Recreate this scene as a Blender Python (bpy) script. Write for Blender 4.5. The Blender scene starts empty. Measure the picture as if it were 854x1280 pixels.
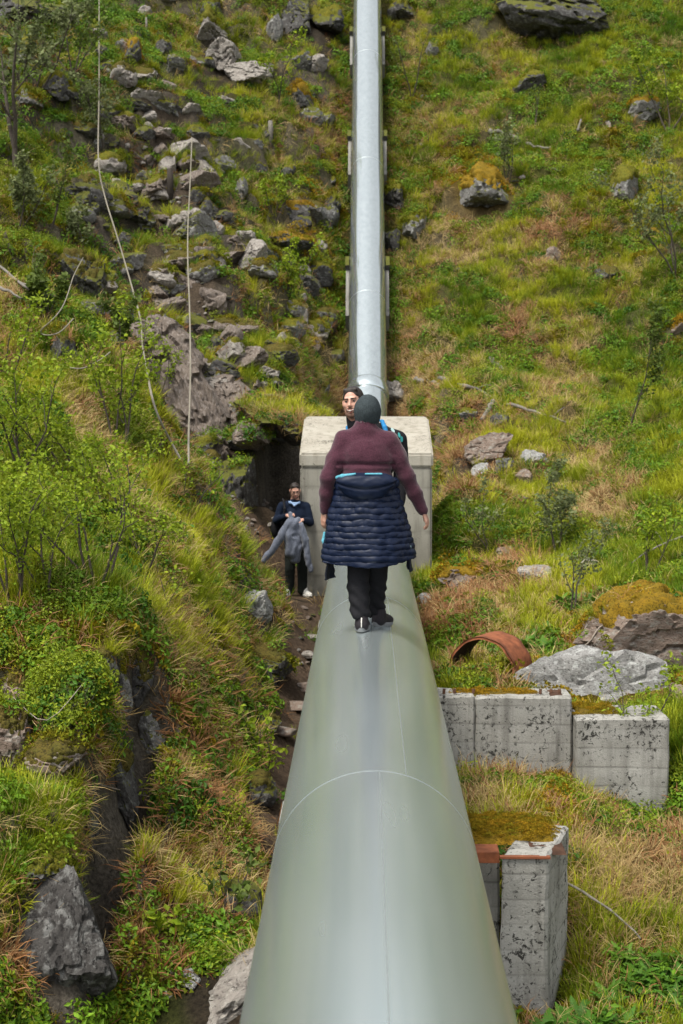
import bpy, bmesh, math, random
import numpy as np
from math import radians, sin, cos, pi
from mathutils import Vector, Matrix, Quaternion
from mathutils.bvhtree import BVHTree

random.seed(7)
RNG = np.random.default_rng(11)
scene = bpy.context.scene
COL = scene.collection

# ------------------------------------------------------------------ camera
FPX = 2000.0                                   # focal length in photo pixels
CAM_POS = Vector((-0.045, 0.0, 1.70))
cam_d = bpy.data.cameras.new("camera")
cam = bpy.data.objects.new("camera", cam_d)
COL.objects.link(cam)
scene.camera = cam
cam.location = CAM_POS
cam.rotation_euler = (radians(90) - math.atan(153 / FPX), 0, math.atan(30 / FPX))
cam_d.sensor_fit = 'VERTICAL'
cam_d.sensor_height = 36.0
cam_d.sensor_width = 24.0
cam_d.lens = FPX / 1280 * 36.0
cam_d.clip_start = 0.1
cam_d.clip_end = 600
cam_d.dof.use_dof = True
cam_d.dof.focus_distance = 11.6
cam_d.dof.aperture_fstop = 5.0

# ------------------------------------------------------------------ light
SUN_EL, SUN_AZ = radians(62), radians(222)     # high behind the camera, to the left
world = bpy.data.worlds.new("World")
scene.world = world
world.use_nodes = True
wn = world.node_tree
for n in list(wn.nodes):
    wn.nodes.remove(n)
w_out = wn.nodes.new('ShaderNodeOutputWorld')
w_bg = wn.nodes.new('ShaderNodeBackground')
w_sky = wn.nodes.new('ShaderNodeTexSky')
w_sky.sky_type = 'NISHITA'
w_sky.sun_disc = False
w_sky.sun_elevation = SUN_EL
w_sky.sun_rotation = SUN_AZ
w_sky.air_density = 1.0
w_sky.dust_density = 3.0
w_hsv = wn.nodes.new('ShaderNodeHueSaturation')      # thin white overcast: a pale, greyed sky
w_hsv.inputs['Saturation'].default_value = 0.12
wn.links.new(w_sky.outputs[0], w_hsv.inputs['Color'])
wn.links.new(w_hsv.outputs[0], w_bg.inputs[0])
w_bg.inputs[1].default_value = 0.12
wn.links.new(w_bg.outputs[0], w_out.inputs[0])
sun_d = bpy.data.lights.new("sun", 'SUN')
sun_d.energy = 1.5
sun_d.angle = radians(14)
sun_d.color = (1.0, 0.94, 0.82)
sun = bpy.data.objects.new("sun", sun_d)
COL.objects.link(sun)
_sd = Vector((sin(SUN_AZ) * cos(SUN_EL), cos(SUN_AZ) * cos(SUN_EL), sin(SUN_EL)))
sun.rotation_euler = _sd.to_track_quat('Z', 'Y').to_euler()

scene.view_settings.view_transform = 'Standard'
scene.view_settings.look = 'None'
scene.view_settings.exposure = 1.28
scene.view_settings.gamma = 1.0
scene.cycles.max_bounces = 4
scene.cycles.diffuse_bounces = 2
scene.cycles.glossy_bounces = 3
scene.cycles.transmission_bounces = 2
scene.cycles.transparent_max_bounces = 4
scene.cycles.use_denoising = True

# ------------------------------------------------------------------ camera maths
_R = np.array(cam.rotation_euler.to_matrix())
_C = np.array(CAM_POS)

def ray_dir(px, py):
    return _R @ np.array([(px - 427.0) / FPX, -(py - 640.0) / FPX, -1.0])

def W(px, py, d):
    """point at photo pixel px, py standing d metres up the valley (world y = d)"""
    r = ray_dir(px, py)
    return Vector(_C + r * (d / r[1]))

def project(P):
    q = (np.asarray(P) - _C) @ _R
    z = -q[..., 2]
    z = np.where(z < 0.2, 0.2, z)
    return 427 + FPX * q[..., 0] / z, 640 - FPX * q[..., 1] / z, z

# ------------------------------------------------------------------ noise
def _hash(ix, iy, iz, seed):
    h = (ix * 374761393 + iy * 668265263 + iz * 2147483647 + seed * 974711) & 0xFFFFFFFF
    h = ((h ^ (h >> 13)) * 1274126177) & 0xFFFFFFFF
    h = ((h ^ (h >> 16)) * 2246822519) & 0xFFFFFFFF
    return ((h ^ (h >> 15)) & 0xFFFFFF) / float(0xFFFFFF)

def vnoise(P, seed=0):
    P = np.asarray(P, dtype=np.float64)
    I = np.floor(P).astype(np.int64)
    F = P - I
    F = F * F * (3 - 2 * F)
    x, y, z = I[..., 0], I[..., 1], I[..., 2]
    fx, fy, fz = F[..., 0], F[..., 1], F[..., 2]
    def h(a, b, c):
        return _hash(x + a, y + b, z + c, seed)
    c00 = h(0, 0, 0) * (1 - fx) + h(1, 0, 0) * fx
    c10 = h(0, 1, 0) * (1 - fx) + h(1, 1, 0) * fx
    c01 = h(0, 0, 1) * (1 - fx) + h(1, 0, 1) * fx
    c11 = h(0, 1, 1) * (1 - fx) + h(1, 1, 1) * fx
    return ((c00 * (1 - fy) + c10 * fy) * (1 - fz) + (c01 * (1 - fy) + c11 * fy) * fz) * 2 - 1

def fbm(P, octaves=4, seed=0, gain=0.5):
    P = np.asarray(P, dtype=np.float64)
    a, s, out = 1.0, 0.0, 0.0
    for o in range(octaves):
        out = out + a * vnoise(P * (2.03 ** o) + 17.3 * o, seed + o)
        s += a
        a *= gain
    return out / s

# ------------------------------------------------------------------ materials
def new_mat(name):
    m = bpy.data.materials.new(name)
    m.use_nodes = True
    nt = m.node_tree
    b = nt.nodes['Principled BSDF']
    return m, nt, b

def _noise(nt, scale, detail=6, rough=0.6, vec=None, dist=0.0):
    n = nt.nodes.new('ShaderNodeTexNoise')
    n.inputs['Scale'].default_value = scale
    n.inputs['Detail'].default_value = detail
    n.inputs['Roughness'].default_value = rough
    n.inputs['Distortion'].default_value = dist
    if vec is not None:
        nt.links.new(vec, n.inputs['Vector'])
    return n.outputs['Fac']

def _ramp(nt, fac, stops):
    r = nt.nodes.new('ShaderNodeValToRGB')
    e = r.color_ramp.elements
    while len(e) < len(stops):
        e.new(0.5)
    for el, (p, c) in zip(e, stops):
        el.position = p
        el.color = (c[0], c[1], c[2], 1) if len(c) == 3 else c
    nt.links.new(fac, r.inputs[0])
    return r.outputs[0]

def _mix(nt, fac, a, b, mode='MIX'):
    m = nt.nodes.new('ShaderNodeMix')
    m.data_type = 'RGBA'
    m.blend_type = mode
    for sock, v in ((m.inputs[0], fac), (m.inputs[6], a), (m.inputs[7], b)):
        if isinstance(v, (int, float)):
            sock.default_value = v
        elif isinstance(v, tuple):
            sock.default_value = (v[0], v[1], v[2], 1)
        else:
            nt.links.new(v, sock)
    return m.outputs[2]

def _coord(nt, kind='Object'):
    t = nt.nodes.new('ShaderNodeTexCoord')
    return t.outputs[kind]

def _bump(nt, b, h, strength=0.4, dist=0.02):
    n = nt.nodes.new('ShaderNodeBump')
    n.inputs['Strength'].default_value = strength
    n.inputs['Distance'].default_value = dist
    nt.links.new(h, n.inputs['Height'])
    nt.links.new(n.outputs[0], b.inputs['Normal'])

def _map(nt, vec, scale=(1, 1, 1)):
    m = nt.nodes.new('ShaderNodeMapping')
    m.inputs['Scale'].default_value = scale
    nt.links.new(vec, m.inputs['Vector'])
    return m.outputs[0]

def plain(name, col, rough=0.7, metal=0.0, var=0.25, scale=30, bump=0.0, spec=0.3):
    m, nt, b = new_mat(name)
    v = _coord(nt)
    n = _noise(nt, scale, 5, 0.6, v)
    c = _ramp(nt, n, [(0.25, tuple(x * (1 - var) for x in col)), (0.75, tuple(min(1, x * (1 + var)) for x in col))])
    nt.links.new(c, b.inputs['Base Color'])
    b.inputs['Roughness'].default_value = rough
    b.inputs['Metallic'].default_value = metal
    b.inputs['Specular IOR Level'].default_value = spec
    if bump:
        _bump(nt, b, _noise(nt, scale * 3, 4, 0.6, v), bump, 0.01)
    return m

def rock_mat(name, base, dark, pale, lichen, strata=(1, 1, 1), moss_col=None, sc=1.0):
    m, nt, b = new_mat(name)
    v = _map(nt, _coord(nt), strata)
    n1 = _noise(nt, 2.2 * sc, 8, 0.62, v, 0.6)
    c = _ramp(nt, n1, [(0.28, dark), (0.47, base), (0.62, base), (0.8, pale)])
    n2 = _noise(nt, 9 * sc, 8, 0.68, v)
    f2 = _ramp(nt, n2, [(0.5, (0, 0, 0)), (0.62, (1, 1, 1))])
    c = _mix(nt, f2, c, lichen)
    n3 = _noise(nt, 22 * sc, 6, 0.7, v)
    f3 = _ramp(nt, n3, [(0.36, (1, 1, 1)), (0.46, (0, 0, 0))])
    c = _mix(nt, f3, c, tuple(x * 0.8 for x in dark))
    if moss_col:
        g = nt.nodes.new('ShaderNodeNewGeometry')
        sx = nt.nodes.new('ShaderNodeSeparateXYZ')
        nt.links.new(g.outputs['Normal'], sx.inputs[0])
        ad = nt.nodes.new('ShaderNodeMath'); ad.operation = 'MULTIPLY_ADD'
        nt.links.new(_noise(nt, 4 * sc, 6, 0.65, v), ad.inputs[0])
        ad.inputs[1].default_value = 0.9
        nt.links.new(sx.outputs[2], ad.inputs[2])
        f4 = _ramp(nt, ad.outputs[0], [(0.93, (0, 0, 0)), (1.0, (1, 1, 1))])
        mc = _ramp(nt, n2, [(0.35, tuple(x * 0.6 for x in moss_col)), (0.65, moss_col)])
        c = _mix(nt, f4, c, mc)
    nt.links.new(c, b.inputs['Base Color'])
    b.inputs['Roughness'].default_value = 0.85
    b.inputs['Specular IOR Level'].default_value = 0.25
    mm = nt.nodes.new('ShaderNodeMath'); mm.operation = 'ADD'
    nt.links.new(n1, mm.inputs[0]); nt.links.new(n3, mm.inputs[1])
    _bump(nt, b, mm.outputs[0], 0.7, 0.05)
    return m

M = {}
OCHRE = (0.24, 0.15, 0.018)
OLIVE = (0.10, 0.105, 0.014)
M['rock_grey'] = rock_mat('rock_grey', (0.155, 0.148, 0.14), (0.06, 0.057, 0.055), (0.34, 0.33, 0.31), (0.30, 0.30, 0.28), (1, 1, 1.6), OLIVE)
M['rock_pale'] = rock_mat('rock_pale', (0.25, 0.225, 0.20), (0.085, 0.072, 0.064), (0.42, 0.385, 0.35), (0.34, 0.32, 0.285), (1, 1, 2.0))
M['rock_dark'] = rock_mat('rock_dark', (0.065, 0.061, 0.058), (0.022, 0.020, 0.019), (0.15, 0.146, 0.14), (0.15, 0.15, 0.142), (1, 1, 1.3), OLIVE)
M['rock_wet'] = rock_mat('rock_wet', (0.055, 0.051, 0.048), (0.018, 0.016, 0.015), (0.15, 0.145, 0.14), (0.17, 0.168, 0.16), (1.3, 1.3, 0.8))
M['rock_brown'] = rock_mat('rock_brown', (0.20, 0.15, 0.12), (0.09, 0.065, 0.05), (0.28, 0.23, 0.19), (0.26, 0.24, 0.21), (1, 1, 2.2))
M['rock_face'] = rock_mat('rock_face', (0.155, 0.125, 0.103), (0.04, 0.030, 0.025), (0.30, 0.26, 0.225), (0.25, 0.215, 0.19), (2.4, 0.9, 0.7), None, 1.3)
M['rock_lichen'] = rock_mat('rock_lichen', (0.25, 0.245, 0.235), (0.09, 0.087, 0.082), (0.40, 0.40, 0.385), (0.38, 0.385, 0.37), (1, 1, 1.2), None, 1.5)

def moss_mat(name, a, bcol, dark):
    m, nt, b = new_mat(name)
    v = _coord(nt)
    n1 = _noise(nt, 5, 6, 0.65, v)
    n2 = _noise(nt, 40, 5, 0.7, v)
    c = _ramp(nt, n1, [(0.3, a), (0.7, bcol)])
    c = _mix(nt, _ramp(nt, n2, [(0.38, (1, 1, 1)), (0.52, (0, 0, 0))]), c, dark)
    nt.links.new(c, b.inputs['Base Color'])
    b.inputs['Roughness'].default_value = 0.95
    b.inputs['Specular IOR Level'].default_value = 0.1
    _bump(nt, b, n2, 0.9, 0.03)
    return m
M['moss_ochre'] = moss_mat('moss_ochre', (0.27, 0.155, 0.012), (0.16, 0.115, 0.014), (0.075, 0.055, 0.010))
M['moss_strip'] = moss_mat('moss_strip', (0.17, 0.105, 0.014), (0.10, 0.085, 0.014), (0.05, 0.04, 0.010))
M['moss_olive'] = moss_mat('moss_olive', (0.10, 0.11, 0.014), (0.15, 0.13, 0.014), (0.04, 0.042, 0.01))
M['moss_brown'] = moss_mat('moss_brown', (0.12, 0.085, 0.02), (0.075, 0.075, 0.015), (0.03, 0.026, 0.01))

def concrete_mat(name, a, b_, stain, spots, board=0.0):
    m, nt, b = new_mat(name)
    v = _coord(nt)
    n1 = _noise(nt, 1.6, 7, 0.6, v)
    c = _ramp(nt, n1, [(0.3, a), (0.7, b_)])
    st = _noise(nt, 3.5, 6, 0.6, _map(nt, v, (2.5, 2.5, 0.25)))
    c = _mix(nt, _ramp(nt, st, [(0.48, (0, 0, 0)), (0.72, (0.75, 0.75, 0.75))]), c, stain)
    sp = _noise(nt, 24, 9, 0.75, v, 0.6)
    pm = nt.nodes.new('ShaderNodeMath'); pm.operation = 'MULTIPLY_ADD'
    nt.links.new(_noise(nt, 2.6, 4, 0.6, v), pm.inputs[0]); pm.inputs[1].default_value = 0.42
    nt.links.new(sp, pm.inputs[2])
    c = _mix(nt, _ramp(nt, pm.outputs[0], [(0.52 + 0.12 * spots, (1, 1, 1)), (0.56 + 0.12 * spots, (0, 0, 0))]), c, tuple(x * 0.28 for x in stain))
    fine = _noise(nt, 70, 4, 0.7, v)
    c = _mix(nt, 0.35, c, _ramp(nt, fine, [(0.3, (0.55, 0.55, 0.55)), (0.7, (1, 1, 1))]), 'MULTIPLY')
    nt.links.new(c, b.inputs['Base Color'])
    b.inputs['Roughness'].default_value = 0.9
    b.inputs['Specular IOR Level'].default_value = 0.2
    h = fine
    if board:
        wv = nt.nodes.new('ShaderNodeTexWave')
        wv.wave_type = 'BANDS'; wv.bands_direction = 'Z'; wv.wave_profile = 'SAW'
        wv.inputs['Scale'].default_value = board
        wv.inputs['Distortion'].default_value = 0.9
        wv.inputs['Detail Scale'].default_value = 0.7
        nt.links.new(v, wv.inputs['Vector'])
        ln = _ramp(nt, wv.outputs['Fac'], [(0.0, (1, 1, 1)), (0.06, (0, 0, 0)), (0.93, (0, 0, 0)), (1.0, (1, 1, 1))])
        brk = nt.nodes.new('ShaderNodeMath'); brk.operation = 'MULTIPLY'
        nt.links.new(ln, brk.inputs[0]); nt.links.new(_ramp(nt, _noise(nt, 2.2, 4, 0.6, v), [(0.35, (0, 0, 0)), (0.6, (0.8, 0.8, 0.8))]), brk.inputs[1])
        c2 = _mix(nt, brk.outputs[0], c, tuple(x * 0.85 for x in stain))
        # each formwork board took the stain a little differently
        bd = nt.nodes.new('ShaderNodeMath'); bd.operation = 'ADD'
        c2 = _mix(nt, 0.5, c2, _ramp(nt, wv.outputs['Fac'], [(0.0, (0.86, 0.85, 0.83)), (1.0, (1.05, 1.05, 1.05))]), 'MULTIPLY')
        nt.links.new(c2, b.inputs['Base Color'])
        ad = nt.nodes.new('ShaderNodeMath'); ad.operation = 'MULTIPLY_ADD'
        nt.links.new(wv.outputs['Fac'], ad.inputs[0]); ad.inputs[1].default_value = 1.6; nt.links.new(fine, ad.inputs[2])
        h = ad.outputs[0]
    _bump(nt, b, h, 0.6, 0.014)
    return m
M['concrete_old'] = concrete_mat('concrete_old', (0.30, 0.293, 0.268), (0.42, 0.41, 0.38), (0.14, 0.134, 0.12), 0.80, 1.75)
M['concrete_new'] = concrete_mat('concrete_new', (0.235, 0.222, 0.19), (0.33, 0.315, 0.27), (0.15, 0.14, 0.115), 0.12, 0.45)
M['concrete_dull'] = concrete_mat('concrete_dull', (0.20, 0.195, 0.175), (0.28, 0.27, 0.245), (0.13, 0.125, 0.11), 0.4)
M['concrete_top'] = concrete_mat('concrete_top', (0.32, 0.295, 0.245), (0.40, 0.375, 0.32), (0.19, 0.17, 0.13), 0.45)
M['rust'] = plain('rust', (0.20, 0.065, 0.028), 0.85, 0.0, 0.55, 9, 0.4)
M['rust_dark'] = plain('rust_dark', (0.06, 0.028, 0.016), 0.9, 0.0, 0.6, 12, 0.4)

def steel_mat(name, metal, r0, r1, c0, c1):
    m, nt, b = new_mat(name)
    v = _coord(nt)
    n1 = _noise(nt, 1.2, 7, 0.6, _map(nt, v, (9.0, 0.16, 9.0)))
    n2 = _noise(nt, 3.2, 2, 0.5, _map(nt, v, (1.6, 0.22, 1.6)))
    c = _ramp(nt, n1, [(0.25, c0), (0.75, c1)])
    c = _mix(nt, _ramp(nt, n2, [(0.2, (0, 0, 0)), (1.0, (0.35, 0.35, 0.35))]), c, (0.66, 0.71, 0.71))
    nt.links.new(c, b.inputs['Base Color'])
    b.inputs['Metallic'].default_value = metal
    r = _ramp(nt, n2, [(0.2, (r0, r0, r0)), (0.9, (r1, r1, r1))])
    nt.links.new(r, b.inputs['Roughness'])
    b.inputs['Anisotropic'].default_value = 0.0
    return m
M['steel'] = steel_mat('pipe_steel', 0.80, 0.23, 0.29, (0.47, 0.555, 0.565), (0.585, 0.66, 0.665))
M['steel_bright'] = steel_mat('pipe_steel_bright', 0.86, 0.12, 0.17, (0.50, 0.56, 0.57), (0.60, 0.66, 0.67))
M['weld'] = plain('weld', (0.43, 0.48, 0.48), 0.42, 0.8, 0.12, 40)
M['wood_grey'] = plain('wood_grey', (0.16, 0.145, 0.125), 0.85, 0, 0.45, 18, 0.4)
M['rust_inside_shade'] = plain('rust_inside_shade', (0.03, 0.016, 0.011), 0.95, 0, 0.5, 12)  # near-black inner faces: the shade under the arch painted into the colour
M['wood_dark'] = plain('wood_dark', (0.035, 0.028, 0.022), 0.9, 0, 0.5, 18, 0.4)
M['bark'] = plain('bark', (0.06, 0.048, 0.038), 0.9, 0, 0.4, 25)
M['root'] = plain('root', (0.27, 0.23, 0.19), 0.85, 0, 0.4, 20, 0.3)
M['rope'] = plain('rope', (0.21, 0.19, 0.15), 0.8, 0, 0.2, 60)

# ------------------------------------------------------------------ object helpers
def mesh_np(name, V, F, mat=None, smooth=True):
    """one mesh from numpy vertices and a list / array of faces (all the same length)"""
    me = bpy.data.meshes.new(name)
    V = np.asarray(V, dtype=np.float32)
    F = np.asarray(F, dtype=np.int32)
    k = F.shape[1]
    me.vertices.add(len(V)); me.vertices.foreach_set('co', V.ravel())
    me.loops.add(F.size); me.loops.foreach_set('vertex_index', F.ravel())
    me.polygons.add(len(F))
    me.polygons.foreach_set('loop_start', np.arange(0, F.size, k, dtype=np.int32))
    me.polygons.foreach_set('loop_total', np.full(len(F), k, dtype=np.int32))
    me.polygons.foreach_set('use_smooth', np.full(len(F), smooth, dtype=bool))
    me.update(calc_edges=True)
    if mat:
        me.materials.append(mat)
    return me

def link(name, me, parent=None, loc=None, label=None, cat=None, group=None, kind=None):
    o = bpy.data.objects.new(name, me)
    COL.objects.link(o)
    if loc is not None:
        o.location = loc
    if parent is not None:
        o.parent = parent
    for k, v in (('label', label), ('category', cat), ('group', group), ('kind', kind)):
        if v:
            o[k] = v
    return o

def empty(name, loc, label, cat, group=None):
    return link(name, None, None, loc, label, cat, group)

def bm_mesh(name, bm, mat=None, smooth=False):
    me = bpy.data.meshes.new(name)
    bmesh.ops.recalc_face_normals(bm, faces=bm.faces)
    bm.to_mesh(me); bm.free()
    if smooth:
        me.polygons.foreach_set('use_smooth', [True] * len(me.polygons))
    if mat:
        me.materials.append(mat)
    return me

def tube_data(pts, radii, seg=6, cap=True):
    pts = [Vector(p) for p in pts]
    n = len(pts)
    if isinstance(radii, (int, float)):
        radii = [radii] * n
    V, F = [], []
    up = Vector((0.31, 0.17, 0.94))
    prev = None
    for i, p in enumerate(pts):
        t = (pts[min(i + 1, n - 1)] - pts[max(i - 1, 0)])
        t = t.normalized() if t.length > 1e-9 else Vector((0, 0, 1))
        a = prev if prev is not None else up
        a = a - t * a.dot(t)
        if a.length < 1e-4:
            a = Vector((1, 0, 0)) - t * t.x
        a.normalize()
        prev = a
        b = t.cross(a)
        for k in range(seg):
            an = 2 * pi * k / seg
            V.append(p + (a * cos(an) + b * sin(an)) * radii[i])
    for i in range(n - 1):
        for k in range(seg):
            k2 = (k + 1) % seg
            F.append((i * seg + k, i * seg + k2, (i + 1) * seg + k2, (i + 1) * seg + k))
    if cap:
        for base, fl in ((0, True), ((n - 1) * seg, False)):
            c = len(V)
            V.append(pts[0] if base == 0 else pts[-1])
            for k in range(seg):
                k2 = (k + 1) % seg
                f = (base + k2, base + k, c, c) if fl else (base + k, base + k2, c, c)
                F.append(f)
    return V, F

class Builder:
    """collects quads (triangles as degenerate-free separate lists) for one mesh"""
    def __init__(s):
        s.v, s.f = [], []
    def add(s, V, F):
        o = len(s.v)
        s.v.extend([tuple(p) for p in V])
        s.f.extend([tuple(dict.fromkeys(i + o for i in f)) for f in F])
    def tube(s, pts, radii, seg=6, cap=True):
        s.add(*tube_data(pts, radii, seg, cap))
    def box(s, c, size, rot=None):
        c = Vector(c); sx, sy, sz = [x / 2 for x in size]
        P = [Vector((x, y, z)) for x in (-sx, sx) for y in (-sy, sy) for z in (-sz, sz)]
        if rot:
            P = [rot @ p for p in P]
        s.add([p + c for p in P], [(0, 1, 3, 2), (4, 6, 7, 5), (0, 4, 5, 1), (2, 3, 7, 6), (0, 2, 6, 4), (1, 5, 7, 3)])
    def mesh(s, name, mat, smooth=True):
        me = bpy.data.meshes.new(name)
        me.from_pydata(s.v, [], s.f)
        me.polygons.foreach_set('use_smooth', [smooth] * len(me.polygons))
        me.update()
        if mat:
            me.materials.append(mat)
        return me
# ------------------------------------------------------------------ terrain
def Pk(px, py, d):
    p = W(px, py, d)
    return (p.x, p.y, p.z)

CTRL = []
def C(px, py, d):
    CTRL.append(Pk(px, py, d))
def CX(x, y, z):
    CTRL.append((x, y, z))
# hillside beside the steep pipe run, from its foot up
for px, dd in ((500, 0.0), (560, -0.6), (640, -1.2), (740, -1.8), (854, -2.2), (1000, -2.0)):
    for py, d in ((487, 39.0), (400, 42.0), (300, 45.1), (200, 48.7), (100, 52.8), (0, 57.7), (-110, 63.5), (-220, 69.5)):
        C(px, py, d + dd * (1.0 if py > 200 else 0.6))
for px in (330, 390, 440):
    for py, d in ((300, 44.0), (200, 47.5), (100, 52.0), (0, 57.0), (-110, 63.5), (-220, 69.5)):
        C(px, py, d - (440 - px) * 0.018)
C(440, 400, 41.5); C(440, 480, 39.3); C(385, 400, 38.0); C(380, 470, 34.5); C(400, 440, 37.0)
C(330, 450, 33.2); C(335, 520, 30.6); C(370, 515, 31.4); C(300, 560, 28.8); C(310, 500, 31.0)
# gully with the steep rock and the upper gully
C(225, 545, 28.7); C(250, 560, 28.2); C(215, 480, 30.2); C(200, 430, 31.2); C(185, 400, 32.4); C(250, 470, 31.2); C(260, 400, 34.3)
C(250, 330, 37.2); C(250, 250, 40.8); C(250, 160, 45.4); C(190, 200, 42.5); C(280, 60, 52.5); C(260, 0, 57.0); C(150, 300, 37.5); C(140, 230, 41.0)
C(250, -110, 63.0); C(250, -220, 69.0)
# upper hillside on the left
C(60, 250, 35.0); C(0, 200, 36.0); C(100, 150, 42.0); C(100, 60, 47.5); C(0, 60, 44.5); C(60, 0, 50.5); C(160, 60, 49.5); C(-100, 200, 36.0); C(-120, 0, 48.0)
C(0, 320, 32.0); C(90, 330, 32.2); C(60, 375, 29.5); C(130, 400, 29.4); C(-120, 320, 31.5); C(60, -110, 60.0); C(60, -220, 67.0); C(-150, -110, 60.0); C(-150, -220, 67.0)
# crest of the grassy bank and the dip behind it
C(0, 405, 24.5); C(60, 418, 24.5); C(110, 440, 23.6); C(170, 475, 22.6); C(205, 535, 21.6); C(235, 592, 21.0); C(275, 655, 20.6); C(310, 715, 20.2); C(-120, 380, 24.0)
CX(-5.3, 26.6, 1.7); CX(-4.3, 26.0, 0.95); CX(-3.4, 25.0, 0.1); CX(-2.9, 24.2, -0.6)
# face of the bank
C(0, 480, 20.5); C(0, 560, 17.8); C(0, 650, 15.6); C(0, 750, 14.2); C(90, 520, 19.8); C(90, 620, 17.2); C(90, 720, 15.5); C(170, 620, 18.3); C(180, 720, 16.3)
C(240, 680, 18.2); C(260, 760, 17.0); C(300, 800, 18.6); C(220, 800, 15.4); C(-120, 500, 19.5); C(-120, 700, 14.5); C(-250, 600, 17.0)
# mossy step and the faces below it
C(0, 815, 13.3); C(80, 805, 13.6); C(160, 805, 13.9); C(195, 835, 14.2)
C(10, 880, 12.9); C(60, 880, 12.5); C(120, 885, 12.3); C(150, 905, 12.6); C(10, 985, 12.0); C(60, 1000, 11.3); C(110, 1010, 11.2); C(20, 1080, 10.7); C(90, 1085, 10.6)
C(60, 1180, 10.55); C(110, 1230, 10.75); C(10, 1250, 10.1); C(120, 1285, 10.6); C(60, 1350, 10.0); C(-120, 900, 12.0); C(-120, 1080, 10.4); C(-120, 1250, 9.8)
C(200, 925, 14.0); C(260, 900, 15.2); C(260, 1000, 13.6); C(180, 1050, 12.6); C(240, 1120, 12.2); C(170, 1180, 11.5); C(230, 1210, 11.2); C(310, 1050, 13.4); C(310, 1150, 12.1)
C(310, 900, 16.6); C(320, 860, 17.6)
# path beside the pipe
C(390, 850, 19.6); C(372, 905, 17.9); C(352, 960, 16.3); C(340, 1040, 14.3); C(330, 1100, 13.2); C(290, 1250, 10.9); C(250, 1270, 10.7)
C(392, 800, 21.6); C(370, 745, 24.4); C(400, 740, 24.6); C(350, 700, 25.4); C(325, 665, 26.0); C(300, 640, 26.6); C(275, 600, 27.5)
CX(-1.5, 26.6, -0.95)
# the ground under the pipe and right of it
CX(0, 22, -1.55); CX(0, 18, -1.85); CX(0, 14, -2.2); CX(0, 10, -2.6); CX(0, 24.7, -1.35); CX(1.2, 24.6, -0.95); CX(0, 28.5, -1.0); CX(0, 33, -0.9); CX(0, 36.5, -0.95)
C(560, 700, 24.2); C(545, 640, 26.2); C(560, 620, 27.2); C(560, 560, 31.2); C(520, 512, 36.0)
C(600, 720, 22.8); C(545, 740, 22.8); C(640, 700, 24.0); C(700, 710, 23.0); C(750, 735, 21.4); C(800, 700, 23.0); C(854, 705, 21.6); C(700, 640, 26.2); C(800, 620, 26.2)
C(640, 590, 29.0); C(720, 560, 30.4); C(820, 540, 30.6); C(600, 545, 32.2); C(620, 505, 34.6)
C(780, 1000, 14.6); C(840, 1015, 14.7); C(560, 830, 18.6); C(620, 850, 17.2); C(560, 780, 20.6); C(680, 790, 19.8); C(720, 810, 19.0); C(854, 860, 17.2); C(800, 860, 17.4)
C(590, 970, 14.6); C(650, 965, 14.6); C(700, 985, 14.2); C(650, 1030, 13.0); C(740, 1020, 13.6); C(800, 1040, 13.8); C(854, 980, 14.8); C(760, 1120, 12.2); C(740, 1200, 11.6); C(720, 1270, 11.0)
C(820, 1150, 12.0); C(820, 1270, 11.0); C(940, 1000, 14.4); C(940, 1200, 11.6); C(950, 800, 18.0); C(950, 700, 21.4); C(640, 1275, 10.9); C(640, 1180, 11.9); C(1100, 900, 16.5)
# behind the frame and behind the camera: the valley goes on falling
for x, z0 in ((-14, 1.2), (-8, 0.1), (-3.5, -1.7), (0, -3.3), (4, -3.2), (9, -2.6), (16, -2.2)):
    CX(x, 6, z0 - 0.6); CX(x, 0, z0 - 2.2); CX(x, -12, z0 - 6.0)
for x, z in ((-14, 2.6), (-17, 3.0)):
    CX(x, 14, z); CX(x, 24, z + 3.2)
for x in (-22, 24):
    for y, z in ((14, 0.6), (26, 3.0), (36, 6.8), (48, 14.5), (60, 22.0), (70, 27.5)):
        CX(x, y, z)
CX(12, 14, -1.4); CX(12, 22, 0.2); CX(13, 30, 2.4)
CTRL = np.array(CTRL)

def _tps(P, Z, Q, lam=0.02):
    def k(r2):
        return 0.5 * r2 * np.log(r2 + 1e-9)
    n = len(P)
    K = k(((P[:, None] - P[None]) ** 2).sum(-1)) + lam * np.eye(n)
    A = np.zeros((n + 3, n + 3))
    A[:n, :n] = K
    A[:n, n] = 1; A[:n, n + 1:] = P
    A[n, :n] = 1; A[n + 1:, :n] = P.T
    w = np.linalg.solve(A, np.concatenate([Z, np.zeros(3)]))
    out = np.empty(len(Q))
    for s in range(0, len(Q), 20000):
        q = Q[s:s + 20000]
        out[s:s + 20000] = k(((q[:, None] - P[None]) ** 2).sum(-1)) @ w[:n] + w[n] + q @ w[n + 1:]
    return out

_ys = [-30.0]
while _ys[-1] < 74:
    y = _ys[-1]
    _ys.append(y + (1.5 if y < -4 else 0.5 if y < 6 else 0.0040 * y))
_ys = np.array(_ys)
_us = np.concatenate([np.linspace(-1.6, -0.36, 34)[:-1], np.linspace(-0.36, 0.36, 250), np.linspace(0.36, 1.6, 34)[1:]])
GX = _us[None, :] * (np.maximum(np.abs(_ys), 9.0)[:, None] + 1.0)
GY = np.repeat(_ys[:, None], len(_us), 1)
NR, NC = GX.shape
XY = np.stack([GX.ravel(), GY.ravel()], 1)
Xc = np.clip(XY[:, 0], -26, 28)
GZ = _tps(CTRL[:, :2], CTRL[:, 2], np.stack([Xc, XY[:, 1]], 1))
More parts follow.
